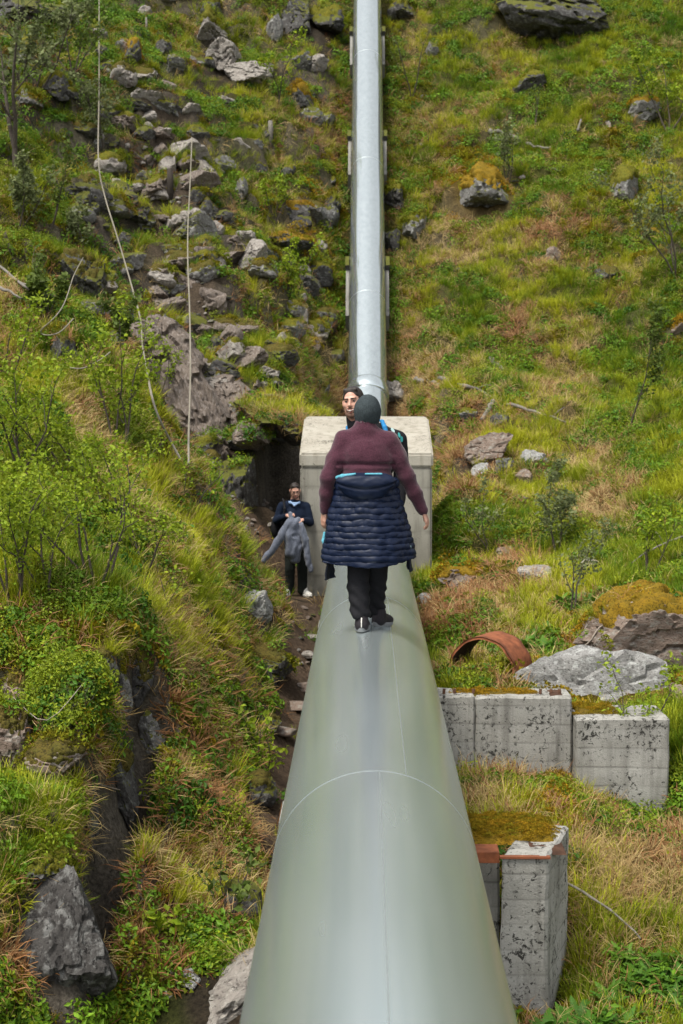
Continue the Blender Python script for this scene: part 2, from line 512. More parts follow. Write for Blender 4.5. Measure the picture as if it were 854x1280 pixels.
# the hill rounds over far above the frame
_over = np.clip(XY[:, 1] - 66, 0, None)
GZ -= 0.05 * _over ** 2
P3 = np.stack([XY[:, 0], XY[:, 1], GZ], 1)
_far = np.clip((XY[:, 1] - 12) / 22, 0.0, 1)
_path = np.exp(-((XY[:, 0] + 1.15) / 0.7) ** 2) * (XY[:, 1] < 28)
_calm = 1 - 0.75 * _path
n_big = fbm(P3 * 0.33, 4, 3)
n_rug = fbm(P3 * 1.25, 4, 9)
n_fine = fbm(P3 * 4.2, 3, 21)
GZ += _calm * ((0.16 + 0.55 * _far) * n_big + (0.13 + 0.26 * _far) * n_rug + (0.035 + 0.05 * _far) * n_fine)
# small ledges where the slope breaks
_led = np.abs(fbm(P3 * np.array([0.5, 0.9, 1.4]), 3, 41))
GZ += _far * 0.5 * np.clip(0.18 - _led, 0, None)
# broken ledges: the slope climbs in uneven steps, rocky on the far left, faint on the grassy side
def terrace(step, amp, seed, sharp=0.16):
    global GZ
    q = np.stack([XY[:, 0], XY[:, 1], GZ], 1)
    s = GZ / step + 1.1 * fbm(q * np.array([0.42, 0.30, 0.2]), 3, seed) + 0.35 * fbm(q * 1.3, 2, seed + 5)
    f = s - np.floor(s)
    g = np.clip((f - 0.5) / sharp, 0, 1)
    g = g * g * (3 - 2 * g)
    m = np.clip(0.55 + 1.6 * fbm(q * np.array([0.5, 0.4, 0.5]), 2, seed + 9), 0, 1)
    GZ = GZ + step * (g - f) * amp * m * 0.8
_left = np.clip((-XY[:, 0] - 0.9) / 0.6, 0, 1) * np.clip((XY[:, 1] - 28) / 2.5, 0, 1)
_right = np.clip((XY[:, 0] - 0.9) / 0.6, 0, 1) * np.clip((XY[:, 1] - 26) / 3, 0, 1)
_bank = np.clip((-XY[:, 0] - 1.7) / 0.5, 0, 1) * np.clip((16.5 - XY[:, 1]) / 1.5, 0, 1) * (XY[:, 1] > 5)
terrace(1.5, 0.85 * _left + 0.30 * _right, 131)
terrace(0.62, 0.55 * _left + 0.22 * _right + 0.45 * _bank, 151)
# trodden standing place beside the block
_st = np.clip(1.25 - np.hypot(XY[:, 0] + 1.05, XY[:, 1] - 24.75) / 0.62, 0, 1)
_st = np.clip(_st * 2, 0, 1)
GZ = GZ * (1 - _st) + (-1.50) * _st
# keep the ground clear of both pipe runs
_axis = np.where(XY[:, 1] < 35.5, -0.465, -0.465 + 0.781 * (XY[:, 1] - 35.5))
_lim = _axis - np.where(XY[:, 1] < 35.5, 0.72, 1.12)
_near = np.clip(1.6 - np.abs(XY[:, 0]), 0, 0.9) / 0.9
GZ = np.where((_near > 0) & (GZ > _lim), GZ * (1 - _near) + _lim * _near, GZ)
# the dark hole beside the concrete block
_hx = np.clip((0.50 - np.abs(XY[:, 0] + 1.52)) / 0.12, 0, 1)
_hy = np.clip((XY[:, 1] - 26.7) / 0.3, 0, 1) * np.clip((31.2 - XY[:, 1]) / 0.3, 0, 1)
GZ = GZ * (1 - _hx * _hy) + np.minimum(GZ, np.clip(-0.05 - 0.35 * (XY[:, 1] - 26.7), -0.9, 0)) * _hx * _hy
# a narrow black cleft splitting the near bank
CLEFT = [(186, 838, 14.1), (178, 880, 13.5), (168, 925, 12.9), (148, 970, 12.3), (130, 1015, 11.8), (120, 1075, 11.35), (117, 1140, 11.1), (116, 1210, 10.95)]
_cp = np.array([(W(*a).x, W(*a).y) for a in CLEFT])
_cl = np.concatenate([_cp[i] + (_cp[i + 1] - _cp[i]) * np.linspace(0, 1, 10, endpoint=False)[:, None] for i in range(len(_cp) - 1)])
def cleft(P):
    P = np.asarray(P)[:, :2]; d = np.full(len(P), 9.0)
    s = np.where((P[:, 0] > _cl[:, 0].min() - 0.6) & (P[:, 0] < _cl[:, 0].max() + 0.6) & (P[:, 1] > _cl[:, 1].min() - 0.6) & (P[:, 1] < _cl[:, 1].max() + 0.6))[0]
    d[s] = np.sqrt(((P[s][:, None] - _cl[None]) ** 2).sum(-1)).min(1)
    return np.clip((0.24 - d) / 0.10, 0, 1)
GZ -= 0.75 * cleft(XY)
TV = np.stack([XY[:, 0], XY[:, 1], GZ], 1)
_i = (np.arange(NR - 1)[:, None] * NC + np.arange(NC - 1)[None]).ravel()
TF = np.stack([_i, _i + 1, _i + NC + 1, _i + NC], 1)

# cover map: what grows where (61 x 64 photo-pixel cells), used for colour and planting
COVER = ["kddmkmkmygyggg", "ddddkgkdmgyggg", "ddgkgyrmyyggmg", "lmkkgmmdmoggmy", "mmkgkmodysyrmg", "mmdkkyddygygyg",
         "sdrkdgydsgrygg", "yslkgdsrsygsgg", "gslkkdrrrryygg", "llyybkkrrryysg", "lggyybbgggglgg", "llgygkbggyrygg",
         "mmmsykbbrryfoo", "mmdsykbbggyooo", "klkssybbgyyydg", "glksrdbbgysoyd", "gykrrsbbgoyysr", "ymkrrskbbkkyss",
         "rkkrddkbbkkrfs", "gkddkbbbbkkfff"]
assert all(len(r) == 14 for r in COVER), [len(r) for r in COVER]
def cover_at(P):
    """cover letter index for world points, borders of the patches broken up by noise"""
    P = np.asarray(P)
    px, py, z = project(P)
    s = 38.0
    px = px + s * fbm(P * 0.9, 3, 61) * 1.6
    py = py + s * fbm(P * 0.9 + 50, 3, 67) * 1.6
    c = np.clip((px / 61).astype(int), 0, 13)
    r = np.clip((py / 64).astype(int), 0, 19)
    tab = np.array([[ord(ch) for ch in row] for row in COVER])
    return tab[r, c]

SOIL = {'g': (0.075, 0.085, 0.018), 'y': (0.10, 0.092, 0.026), 's': (0.135, 0.105, 0.05), 'r': (0.10, 0.066, 0.036), 'm': (0.075, 0.078, 0.014),
        'o': (0.12, 0.085, 0.015), 'd': (0.042, 0.050, 0.014), 'l': (0.062, 0.070, 0.018), 'k': (0.055, 0.046, 0.034), 'b': (0.085, 0.062, 0.045), 'f': (0.055, 0.062, 0.018)}
_cv = cover_at(TV)
TC = np.zeros((len(TV), 3))
for k_, c_ in SOIL.items():
    TC[_cv == ord(k_)] = np.array(c_) * 0.7  # ground toned down overall, painting in deeper shade between the plants
_e1 = np.gradient(TV.reshape(NR, NC, 3), axis=0); _e2 = np.gradient(TV.reshape(NR, NC, 3), axis=1)
TNZ = np.cross(_e2, _e1); TNZ = np.abs(TNZ[..., 2]) / (np.linalg.norm(TNZ, axis=-1) + 1e-9)
_steep = (np.clip((0.62 - TNZ) / 0.16, 0, 1) * np.clip((np.abs(GX) - 0.7) / 0.3, 0, 1)).ravel()[:, None]
_rk = np.clip(0.5 + 0.9 * fbm(TV * 2.2, 3, 77), 0, 1)[:, None]
_rock_c = np.array((0.05, 0.047, 0.043)) * (1 - _rk) + np.array((0.21, 0.195, 0.18)) * _rk
TC = TC * (1 - 0.8 * _steep) + _rock_c * 0.8 * _steep
_g = TC.reshape(NR, NC, 3)
for _ in range(3):
    _g[1:-1, 1:-1] = (_g[1:-1, 1:-1] * 2 + _g[:-2, 1:-1] + _g[2:, 1:-1] + _g[1:-1, :-2] + _g[1:-1, 2:]) / 6
TC = _g.reshape(-1, 3)

GULLY_PX = [(272, 592), (258, 540), (262, 490), (255, 440), (238, 395), (228, 340), (222, 290), (215, 240), (205, 190), (200, 145)]
PATH_PX = [(272, 592), (300, 634), (328, 672), (352, 708), (372, 748), (388, 790), (386, 830), (377, 870), (362, 910), (352, 955), (342, 1000), (336, 1050)]
_bv0 = BVHTree.FromPolygons([tuple(v) for v in TV.tolist()], [tuple(f) for f in TF.tolist()])
def _line3(px):
    out = []
    for (x0, y0), (x1, y1) in zip(px[:-1], px[1:]):
        for t in np.linspace(0, 1, 8, endpoint=False):
            lc = _bv0.ray_cast(CAM_POS, Vector(ray_dir(x0 + (x1 - x0) * t, y0 + (y1 - y0) * t)).normalized())[0]
            if lc is not None:
                out.append(tuple(lc))
    return np.array(out)
PATH3, GULLY3 = _line3(PATH_PX), _line3(GULLY_PX)
def near_line(P, L, r):
    """1 on the line, 0 beyond r metres, with a broken edge"""
    P = np.asarray(P); d = np.full(len(P), 9.0)
    lo, hi = L.min(0) - 2 * r, L.max(0) + 2 * r
    s = np.where(((P > lo) & (P < hi)).all(1))[0]
    for k in range(0, len(s), 20000):
        i = s[k:k + 20000]
        d[i] = np.sqrt(((P[i][:, None] - L[None]) ** 2).sum(-1)).min(1)
    d = d + 0.35 * r * np.where(d < 3 * r, fbm(P * 2.5, 2, 15), 0)
    return np.clip((r - d) / (0.35 * r), 0, 1)
_w = near_line(TV, PATH3, 0.42)[:, None]
_dirt = np.array((0.105, 0.078, 0.060)) * (0.75 + 0.5 * (0.5 + 0.5 * fbm(TV * 3.5, 3, 19)))[:, None]
TC = TC * (1 - _w) + _dirt * _w
_w = near_line(TV, GULLY3, 1.0)[:, None] * 0.8
_dirt = np.array((0.085, 0.068, 0.054)) * (0.45 + 1.0 * (0.5 + 0.9 * fbm(TV * 2.2, 4, 29)))[:, None]
TC = TC * (1 - _w) + np.clip(_dirt, 0.02, 0.3) * _w

def ground_mat():
    m, nt, b = new_mat('hill_ground')
    a = nt.nodes.new('ShaderNodeAttribute'); a.attribute_name = 'Col'
    v = _coord(nt)
    n1 = _noise(nt, 3.0, 8, 0.68, v)
    n2 = _noise(nt, 26, 6, 0.7, v)
    c = _mix(nt, 0.8, a.outputs['Color'], _ramp(nt, n1, [(0.3, (0.45, 0.42, 0.4)), (0.7, (1.25, 1.2, 1.1))]), 'MULTIPLY')
    c = _mix(nt, 0.8, c, _ramp(nt, n2, [(0.35, (0.35, 0.33, 0.3)), (0.66, (1.5, 1.45, 1.35))]), 'MULTIPLY')
    nt.links.new(c, b.inputs['Base Color'])
    b.inputs['Roughness'].default_value = 0.95
    b.inputs['Specular IOR Level'].default_value = 0.1
    _bump(nt, b, n2, 1.0, 0.05)
    return m
M['ground'] = ground_mat()
_tm = mesh_np('hillside', TV, TF, M['ground'])
_ca = _tm.color_attributes.new('Col', 'FLOAT_COLOR', 'POINT')
_ca.data.foreach_set('color', np.concatenate([TC, np.ones((len(TC), 1))], 1).astype(np.float32).ravel())
hillside = link('hillside', _tm, kind='structure')
BVH = BVHTree.FromPolygons([tuple(v) for v in TV.tolist()], [tuple(f) for f in TF.tolist()])

def hit(px, py):
    r = Vector(ray_dir(px, py)).normalized()
    loc, nor, idx, dist = BVH.ray_cast(CAM_POS, r)
    return loc, nor

def gz(x, y):
    loc, nor, idx, dist = BVH.ray_cast(Vector((x, y, 80)), Vector((0, 0, -1)))
    return loc.z if loc else -3.0

# ------------------------------------------------------------------ the pipe
R0 = 0.465
BEND_Y, SLOPE = 35.5, math.atan(0.781)
def lower(y, a=0.0, r=R0):
    return Vector((r * sin(a), y, -R0 + r * cos(a)))
U_DIR = Vector((0, cos(SLOPE), sin(SLOPE)))
U_UP = Vector((0, -sin(SLOPE), cos(SLOPE)))
U0 = Vector((0, BEND_Y, -R0))
def upper(t, a=0.0, r=R0):
    return U0 + U_DIR * t + Vector((1, 0, 0)) * (r * sin(a)) + U_UP * (r * cos(a))

pipe = empty('penstock_pipe', (0, 0, -R0), 'long silver steel water pipe running up to the steep hillside', 'pipe')
def at_pipe(V):
    return [Vector(v) - Vector((0, 0, -R0)) for v in V]
def sweep(fn, ts, seg=96, r=R0):
    V = [fn(t, 2 * pi * k / seg, r) for t in ts for k in range(seg)]
    F = [(i * seg + k, i * seg + (k + 1) % seg, (i + 1) * seg + (k + 1) % seg, (i + 1) * seg + k) for i in range(len(ts) - 1) for k in range(seg)]
    return at_pipe(V), F
def weld_ring(fn, t, w=0.009, h=0.0008):
    V, F = sweep(lambda s, a, r: fn(t + (s - 2) * w / 2, a, R0 + (h if s in (1, 2, 3) else -0.002)), [0, 1, 2, 3, 4])
    link('weld_ring', mesh_np('weld_ring', V, F, M['weld']), pipe)
joints = [-11.0, -5.0, 1.0, 7.05, 13.2, 19.3, 25.4, 31.5, 35.0]
for a_, b_ in zip(joints[:-1], joints[1:]):
    V, F = sweep(lower, np.linspace(a_, b_, 8))
    link('pipe_section', mesh_np('pipe_section', V, F, M['steel']), pipe)
    weld_ring(lower, b_)
    an = radians(18 if int(a_ * 7) % 2 else -14) if a_ != 7.05 else radians(17.5)
    if a_ == 1.0:
        an = radians(2.5)
    V, F = sweep(lambda t, a, r: lower(t, an + (a / (2 * pi) - 0.5) * 0.016 if False else an + 0.0045 * math.sin(a), R0 + 0.0007 * math.cos(a)), [a_ + 0.02, b_ - 0.02], 8)
    link('weld_seam', mesh_np('weld_seam', V, F, M['weld']), pipe)
uj = [0.6, 7.0, 13.6, 20.2, 26.8, 33.4, 44.0]
for a_, b_ in zip(uj[:-1], uj[1:]):
    V, F = sweep(upper, np.linspace(a_, b_, 6))
    link('pipe_section', mesh_np('pipe_section', V, F, M['steel_bright']), pipe)
    weld_ring(upper, b_, 0.014, 0.0012)
# the elbow between the two runs and its thick collar
V, F = [], []
seg = 96
NB = 10
for i in range(NB + 1):
    s = i / NB
    an = SLOPE * s
    p = Vector((0, 35.0, -R0)).lerp(U0, min(1, s * 2)) if s < 0.5 else U0.lerp(U0 + U_DIR * 0.6, s * 2 - 1)
    up = Vector((0, -sin(an), cos(an)))
    for k in range(seg):
        a = 2 * pi * k / seg
        V.append(p + Vector((1, 0, 0)) * R0 * sin(a) + up * R0 * cos(a))
F = [(i * seg + k, i * seg + (k + 1) % seg, (i + 1) * seg + (k + 1) % seg, (i + 1) * seg + k) for i in range(NB) for k in range(seg)]
link('elbow', mesh_np('elbow', at_pipe(V), F, M['steel_bright']), pipe)
prof = [(-0.20, -0.003), (-0.18, 0.03), (-0.12, 0.05), (0.12, 0.05), (0.18, 0.03), (0.20, -0.003)]
V, F = sweep(lambda i, a, r: upper(3.3 + prof[i][0], a, R0 + prof[i][1]), list(range(6)))
link('collar', mesh_np('collar', V, F, M['steel_bright']), pipe)

# saddles under the level run (mostly hidden by the pipe) and beside the steep run
def saddle(y, first=False):
    t = empty('pipe_saddle', (0, y, gz(0, y)), '', 'pipe support')
    b = Builder()
    zt, zb = -0.55, gz(0, y) - 0.5
    n = 14
    prof = [(-0.55, zb), (-0.495, zt)]
    for k in range(n + 1):
        a = radians(-79 + 158 * k / n)
        prof.append((sin(a) * (R0 + 0.012), -R0 - cos(a) * (R0 + 0.012)))
    prof += [(0.495, zt), (0.55, zb)]
    bm = bmesh.new()
    vs = [bm.verts.new((x, -0.22, z - t.location.z)) for x, z in prof]
    f = bm.faces.new(vs)
    r = bmesh.ops.extrude_face_region(bm, geom=[f])
    bmesh.ops.translate(bm, verts=[v for v in r['geom'] if isinstance(v, bmesh.types.BMVert)], vec=(0, 0.44, 0))
    link('pedestal', bm_mesh('pedestal', bm, M['concrete_old']), t)
    V, F = [], []
    for i, (yy, rr) in enumerate(((-0.17, 0.0), (-0.17, 0.010), (0.17, 0.010), (0.17, 0.0))):
        for k in range(25):
            a = radians(96 + 168 * k / 24)
            V.append(lower(y + yy, a, R0 + rr) - t.location)
    F = [(i * 25 + k, i * 25 + k + 1, (i + 1) * 25 + k + 1, (i + 1) * 25 + k) for i in range(3) for k in range(24)]
    link('bearing_plate', mesh_np('bearing_plate', V, F, M['concrete_top']), t)
    return t
SADDLES = [saddle(y) for y in (8.4, 15.3, 20.9)]
for t_, l_ in zip(SADDLES, ('old concrete saddle under the silver pipe just below its nearest weld', 'old concrete saddle under the pipe below the walking person',
                            'old concrete saddle under the pipe beside the man with the grey jacket')):
    t_['label'] = l_; t_['group'] = 'saddles under the level pipe'

def slope_support(t0, length, label):
    p = upper(t0)
    t = empty('slope_support', p, label, 'pipe support', 'concrete supports beside the steep pipe')
    for sx in (-1, 1):
        b = Builder()
        # an upright concrete cheek, leaning with the pipe, its foot in the ground
        lo, hi = 0.0, length
        W_ = 0.13
        x0 = sx * (R0 + 0.015)
        x1 = sx * (R0 + 0.015 + W_ * 0.62)
        P = []
        for tt, top, bot in ((lo, -0.40, -1.6), (hi, 0.02, -1.4)):
            for x in (x0, x1):
                P.append(U_DIR * tt + Vector((x, 0, 0)) + U_UP * (top - R0))
                P.append(U_DIR * tt + Vector((x, 0, 0)) + U_UP * (bot - R0))
        b.add(P, [(0, 1, 3, 2), (4, 6, 7, 5), (0, 4, 5, 1), (2, 3, 7, 6), (0, 2, 6, 4), (1, 5, 7, 3)])
        link('cheek', b.mesh('cheek', M['concrete_dull'], False), t)
        b = Builder()
        c = U_DIR * (hi * 0.86) + Vector(((x0 + x1) / 2 + sx * 0.012, 0, 0)) + U_UP * (-R0 + 0.0)
        b.box(c, (abs(x1 - x0) + 0.02, hi * 0.2, 0.16), Matrix.Rotation(SLOPE, 3, 'X'))
        link('clamp_block', b.mesh('clamp_block', M['rock_dark'], False), t)
    return t
slope_support(7.1, 2.1, 'pale concrete support beside the steep pipe, lowest of the three, above the concrete block')
slope_support(14.1, 1.8, 'pale concrete support beside the steep pipe level with the mossy grey boulder')
slope_support(20.9, 1.8, 'pale concrete support beside the steep pipe, topmost of the three')

# ------------------------------------------------------------------ anchor block
blk = empty('anchor_block', (0, 24.7, -1.9), 'big pale concrete anchor block with sloping top that the pipe runs into', 'concrete block')
def prism(prof, x0, x1, dx0=0.0, loc=Vector((0, 24.7, -1.9)), bevel=0.03):
    bm = bmesh.new()
    vs = [bm.verts.new((x0, y - loc.y, z - loc.z)) for y, z in prof]
    f = bm.faces.new(vs)
    r = bmesh.ops.extrude_face_region(bm, geom=[f])
    bmesh.ops.translate(bm, verts=[v for v in r['geom'] if isinstance(v, bmesh.types.BMVert)], vec=(x1 - x0, 0, 0))
    bmesh.ops.bevel(bm, geom=list(bm.edges), offset=bevel, segments=2, affect='EDGES')
    return bm
link('lower_block', bm_mesh('lower_block', prism([(24.70, -2.6), (24.70, 0.50), (27.9, 0.50), (27.9, -2.6)], -1.055, 0.985), M['concrete_new']), blk)
link('cap', bm_mesh('cap', prism([(24.685, 0.503), (24.685, 0.715), (26.65, 1.235), (27.915, 1.235), (27.915, 0.503)], -1.065, 1.0), M['concrete_top']), blk)

# ------------------------------------------------------------------ old concrete piers on the right
def wallbox(x0, x1, y0, y1, z0, z1, loc, bevel=0.018, jit=0.012, seed=0, skew=0.0, cuts=6):
    bm = bmesh.new()
    bmesh.ops.create_cube(bm, size=1.0)
    for v in bm.verts:
        v.co = Vector((x0 + (v.co.x + 0.5) * (x1 - x0), y0 + (v.co.y + 0.5) * (y1 - y0), z0 + (v.co.z + 0.5) * (z1 - z0)))
        v.co.x += skew * (v.co.y - y0)
    bmesh.ops.bevel(bm, geom=list(bm.edges), offset=bevel, segments=1, affect='EDGES')
    bmesh.ops.subdivide_edges(bm, edges=list(bm.edges), cuts=cuts, use_grid_fill=True)
    P = np.array([v.co for v in bm.verts])
    n = np.stack([fbm(P * 3.1 + 9 * k, 4, seed + k) for k in range(3)], 1)
    n2 = np.stack([fbm(P * 14 + 9 * k, 2, seed + 7 + k) for k in range(3)], 1)
    for v, d, e in zip(bm.verts, n, n2):
        v.co += Vector(d) * jit + Vector(e) * jit * 0.6 - Vector(loc)
    return bm
MOSS_PTS = []
def moss_strip(name, mat, x0, x1, y0, y1, z, loc, parent, seed, h=0.05, nx=26, ny=10):
    V, F = [], []
    for j in range(ny + 1):
        for i in range(nx + 1):
            V.append((x0 + (x1 - x0) * i / nx, y0 + (y1 - y0) * j / ny, z))
    V = np.array(V)
    n = fbm(V * 4.0, 3, seed) * 0.5 + 0.5
    f = fbm(V * 22, 2, seed + 4)
    ex = np.minimum(np.minimum(V[:, 0] - x0, x1 - V[:, 0]) / 0.07, np.minimum(V[:, 1] - y0, y1 - V[:, 1]) / 0.05)
    ex = np.clip(ex, 0, 1)
    V[:, 2] += h * (n + 0.25 * f) * ex - 0.02 * (1 - ex)
    if mat in (M['moss_ochre'], M['moss_strip']):
        k_ = np.where(ex > 0.3)[0]
        k_ = np.concatenate([k_, k_]) if mat is M['moss_ochre'] else k_[::2]
        MOSS_PTS.append(V[k_] + np.random.default_rng(seed).normal(size=(len(k_), 3)) * np.array([0.02, 0.02, 0.004]))
    V -= np.array(loc)
    F = [(j * (nx + 1) + i, j * (nx + 1) + i + 1, (j + 1) * (nx + 1) + i + 1, (j + 1) * (nx + 1) + i) for j in range(ny) for i in range(nx)]
    return link(name, mesh_np(name, V, F, mat), parent)

p0 = Vector((1.07, 11.0, -2.75))
pier = empty('concrete_pier', p0, 'old weathered concrete pier with a rusty steel edge and mossy top beside the pipe', 'concrete pier')
link('pillar', bm_mesh('pillar', wallbox(0.905, 1.235, 10.95, 11.75, -3.05, -1.545, p0, seed=3, skew=0.30, cuts=9), M['concrete_old']), pier)
link('recessed_wall', bm_mesh('recessed_wall', wallbox(0.30, 0.93, 11.35, 11.72, -3.05, -1.62, p0, seed=5), M['concrete_old']), pier)
b = Builder()
b.box(Vector((0.66, 11.06, -1.585)) - p0, (0.48, 0.014, 0.075)); b.box(Vector((0.66, 11.16, -1.552)) - p0, (0.48, 0.20, 0.012))
b.box(Vector((1.07, 10.955, -1.549)) - p0, (0.35, 0.05, 0.014))
link('steel_edge', b.mesh('steel_edge', M['rust'], False), pier)
moss_strip('rust_crust', M['rust_dark'], 0.96, 1.22, 10.98, 11.2, -1.556, p0, pier, 71, 0.02)
moss_strip('rust_crust', M['rust_dark'], 1.06, 1.38, 11.1, 11.42, -1.556, p0, pier, 72, 0.02)
moss_strip('moss_cap', M['moss_ochre'], 0.45, 1.34, 11.32, 11.95, -1.55, p0, pier, 73, 0.10, 30, 14)

p1 = Vector((1.6, 15.0, -2.0))
wall = empty('concrete_wall', p1, 'long low wall of old stained concrete, broken in two, behind the near pier', 'concrete wall')
link('wall_section', bm_mesh('wall_section', wallbox(0.25, 0.994, 15.0, 15.42, -2.6, -1.195, p1, seed=11), M['concrete_old']), wall)
link('wall_section', bm_mesh('wall_section', wallbox(1.003, 1.915, 14.99, 15.42, -2.6, -1.20, p1, seed=12, cuts=8), M['concrete_old']), wall)
link('wall_section', bm_mesh('wall_section', wallbox(1.93, 2.80, 14.80, 15.45, -3.0, -1.365, p1, seed=13, cuts=8), M['concrete_old']), wall)
moss_strip('moss_strip', M['moss_strip'], 0.75, 1.60, 15.08, 15.40, -1.20, p1, wall, 81, 0.022)
moss_strip('moss_strip', M['moss_strip'], 1.93, 2.35, 14.98, 15.42, -1.37, p1, wall, 83, 0.05)
moss_strip('rust_crust', M['rust_dark'], 1.66, 1.89, 15.0, 15.4, -1.205, p1, wall, 85, 0.03)
for x in (0.62, 0.70, 0.80, 0.98, 1.62, 1.72, 1.80):
    b = Builder()
    b.tube([Vector((x, 15.12, -1.26)) - p1, Vector((x + 0.01, 15.13, -1.15)) - p1], 0.016, 6)
    link('rebar_stub', b.mesh('rebar_stub', M['rust_dark']), wall)

# cut-off half of an old rusty pipe
hp = Vector((1.37, 17.9, gz(1.4, 17.9)))
hp.z = W(610, 837, 17.9).z
half = empty('half_pipe', hp, 'rusty cut-off half ring of old pipe standing as an arch in the grass', 'pipe piece')
ax = Vector((0.47, 0.88, 0.0)).normalized()
side = Vector((ax.y, -ax.x, 0))
V, F = [], []
ns, nl = 30, 6
for ri, r in enumerate((0.405, 0.375)):
    for j in range(nl + 1):
        for i in range(ns + 1):
            a = radians(-30 + 240 * i / ns)
            t = -0.25 + 0.50 * j / nl + 0.02 * sin(i * 1.3)
            V.append(ax * t + side * (r * cos(a)) + Vector((0, 0, r * sin(a))))
n1 = (ns + 1) * (nl + 1)
for ri in (0, 1):
    for j in range(nl):
        for i in range(ns):
            q = (ri * n1 + j * (ns + 1) + i, ri * n1 + j * (ns + 1) + i + 1, ri * n1 + (j + 1) * (ns + 1) + i + 1, ri * n1 + (j + 1) * (ns + 1) + i)
            F.append(q if ri == 0 else q[::-1])
for j in (0, nl):
    for i in range(ns):
        F.append((j * (ns + 1) + i, j * (ns + 1) + i + 1, n1 + j * (ns + 1) + i + 1, n1 + j * (ns + 1) + i))
_sm = mesh_np('shell', V, F, M['rust'])
_sm.materials.append(M['rust_inside_shade'])
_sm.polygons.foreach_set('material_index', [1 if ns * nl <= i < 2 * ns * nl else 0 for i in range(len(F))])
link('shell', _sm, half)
# ------------------------------------------------------------------ rocks
def ico(sub):
    bm = bmesh.new()
    bmesh.ops.create_icosphere(bm, subdivisions=sub, radius=1.0)
    V = np.array([v.co for v in bm.verts]); F = np.array([[v.index for v in f.verts] for f in bm.faces])
    bm.free()
    return V / np.linalg.norm(V, axis=1)[:, None], F
ICO = {s: ico(s) for s in (2, 3, 4, 5, 6)}

def rock_shape(seed, sx, sy, sz, sub=4, nplanes=11, rough=0.09, tilt=0.25, fine=0.03, hmin=0.50, ang=None):
    rg = np.random.default_rng(seed)
    D, F = ICO[sub]
    N = rg.normal(size=(nplanes, 3)); N /= np.linalg.norm(N, axis=1)[:, None]
    H = rg.uniform(hmin, 0.92, nplanes)
    # a second family of nearly parallel joints gives the blocky, split look of bedrock
    ax = rg.normal(size=3); ax /= np.linalg.norm(ax)
    dots = D @ N.T
    r = np.min(np.where(dots > 0.05, H[None] / np.maximum(dots, 0.05), 9.0), axis=1)
    r = np.minimum(r, 1.08)
    V = D * r[:, None]
    lay = V @ ax * rg.uniform(1.1, 2.0) + 0.6 * fbm(V * 1.2 + seed, 2, seed % 61)
    st = lay - np.floor(lay)
    V = V * (1 - 0.075 * np.clip((st - 0.55) / 0.1, 0, 1) * (rg.uniform() < 0.6))[:, None]
    V = V / np.abs(V).max(axis=0)[None]
    S = np.array([sx, sy, sz])
    n = fbm(V * 1.7 + seed * 1.37, 4, seed % 97)
    n5 = fbm(V * 5.0 + seed * 2.1, 3, seed % 79)
    crack = np.abs(fbm(V * np.array([1.6, 1.6, 2.6]) + seed, 3, seed % 89))
    V = V * (1 + rough * n + 0.035 * n5 - 0.13 * np.clip(0.08 - crack, 0, 1) / 0.08)[:, None]
    V = V * S
    a = rg.uniform(-tilt, tilt) if ang is None else ang
    c, s = cos(a), sin(a)
    V = np.stack([V[:, 0] * c - V[:, 2] * s, V[:, 1], V[:, 0] * s + V[:, 2] * c], 1)
    return V, F

def face_normals(V, F):
    n = np.cross(V[F[:, 1]] - V[F[:, 0]], V[F[:, 2]] - V[F[:, 0]])
    return n / (np.linalg.norm(n, axis=1)[:, None] + 1e-12)

def moss_cap(V, F, mat, parent, seed, thresh=0.45, thick=0.05, name='moss_cap', side=None):
    """a cushion of moss grown over the upward faces of a rock"""
    fn = face_normals(V, F)
    c = V[F].mean(1)
    n = fbm(c * (2.2 / max(0.2, np.abs(V).max())) + seed, 3, seed % 71)
    z = c[:, 2] / np.abs(V[:, 2]).max()
    keep = (fn[:, 2] * 0.7 + 0.5 * z + 0.45 * n) > thresh
    if keep.sum() < 6:
        return
    Fk = F[keep]
    vn = np.zeros_like(V)
    for k in range(3):
        np.add.at(vn, F[:, k], fn)
    vn /= np.linalg.norm(vn, axis=1)[:, None] + 1e-9
    cnt = np.zeros(len(V)); tot = np.zeros(len(V))
    for k in range(3):
        np.add.at(tot, F[:, k], 1); np.add.at(cnt, Fk[:, k], 1)
    inner = (cnt >= tot - 0.5)
    d = thick * (0.75 + 0.6 * fbm(V * 6.0, 3, 5) + 0.25 * fbm(V * 22, 2, 6))
    d = np.where(inner, d, -0.012)
    V2 = V + vn * d[:, None]
    V2[:, 2] += np.where(inner, 0.3 * thick, 0)
    used = np.unique(Fk)
    mp = np.full(len(V), -1); mp[used] = np.arange(len(used))
    link(name, mesh_np(name, V2[used], mp[Fk], mat), parent)

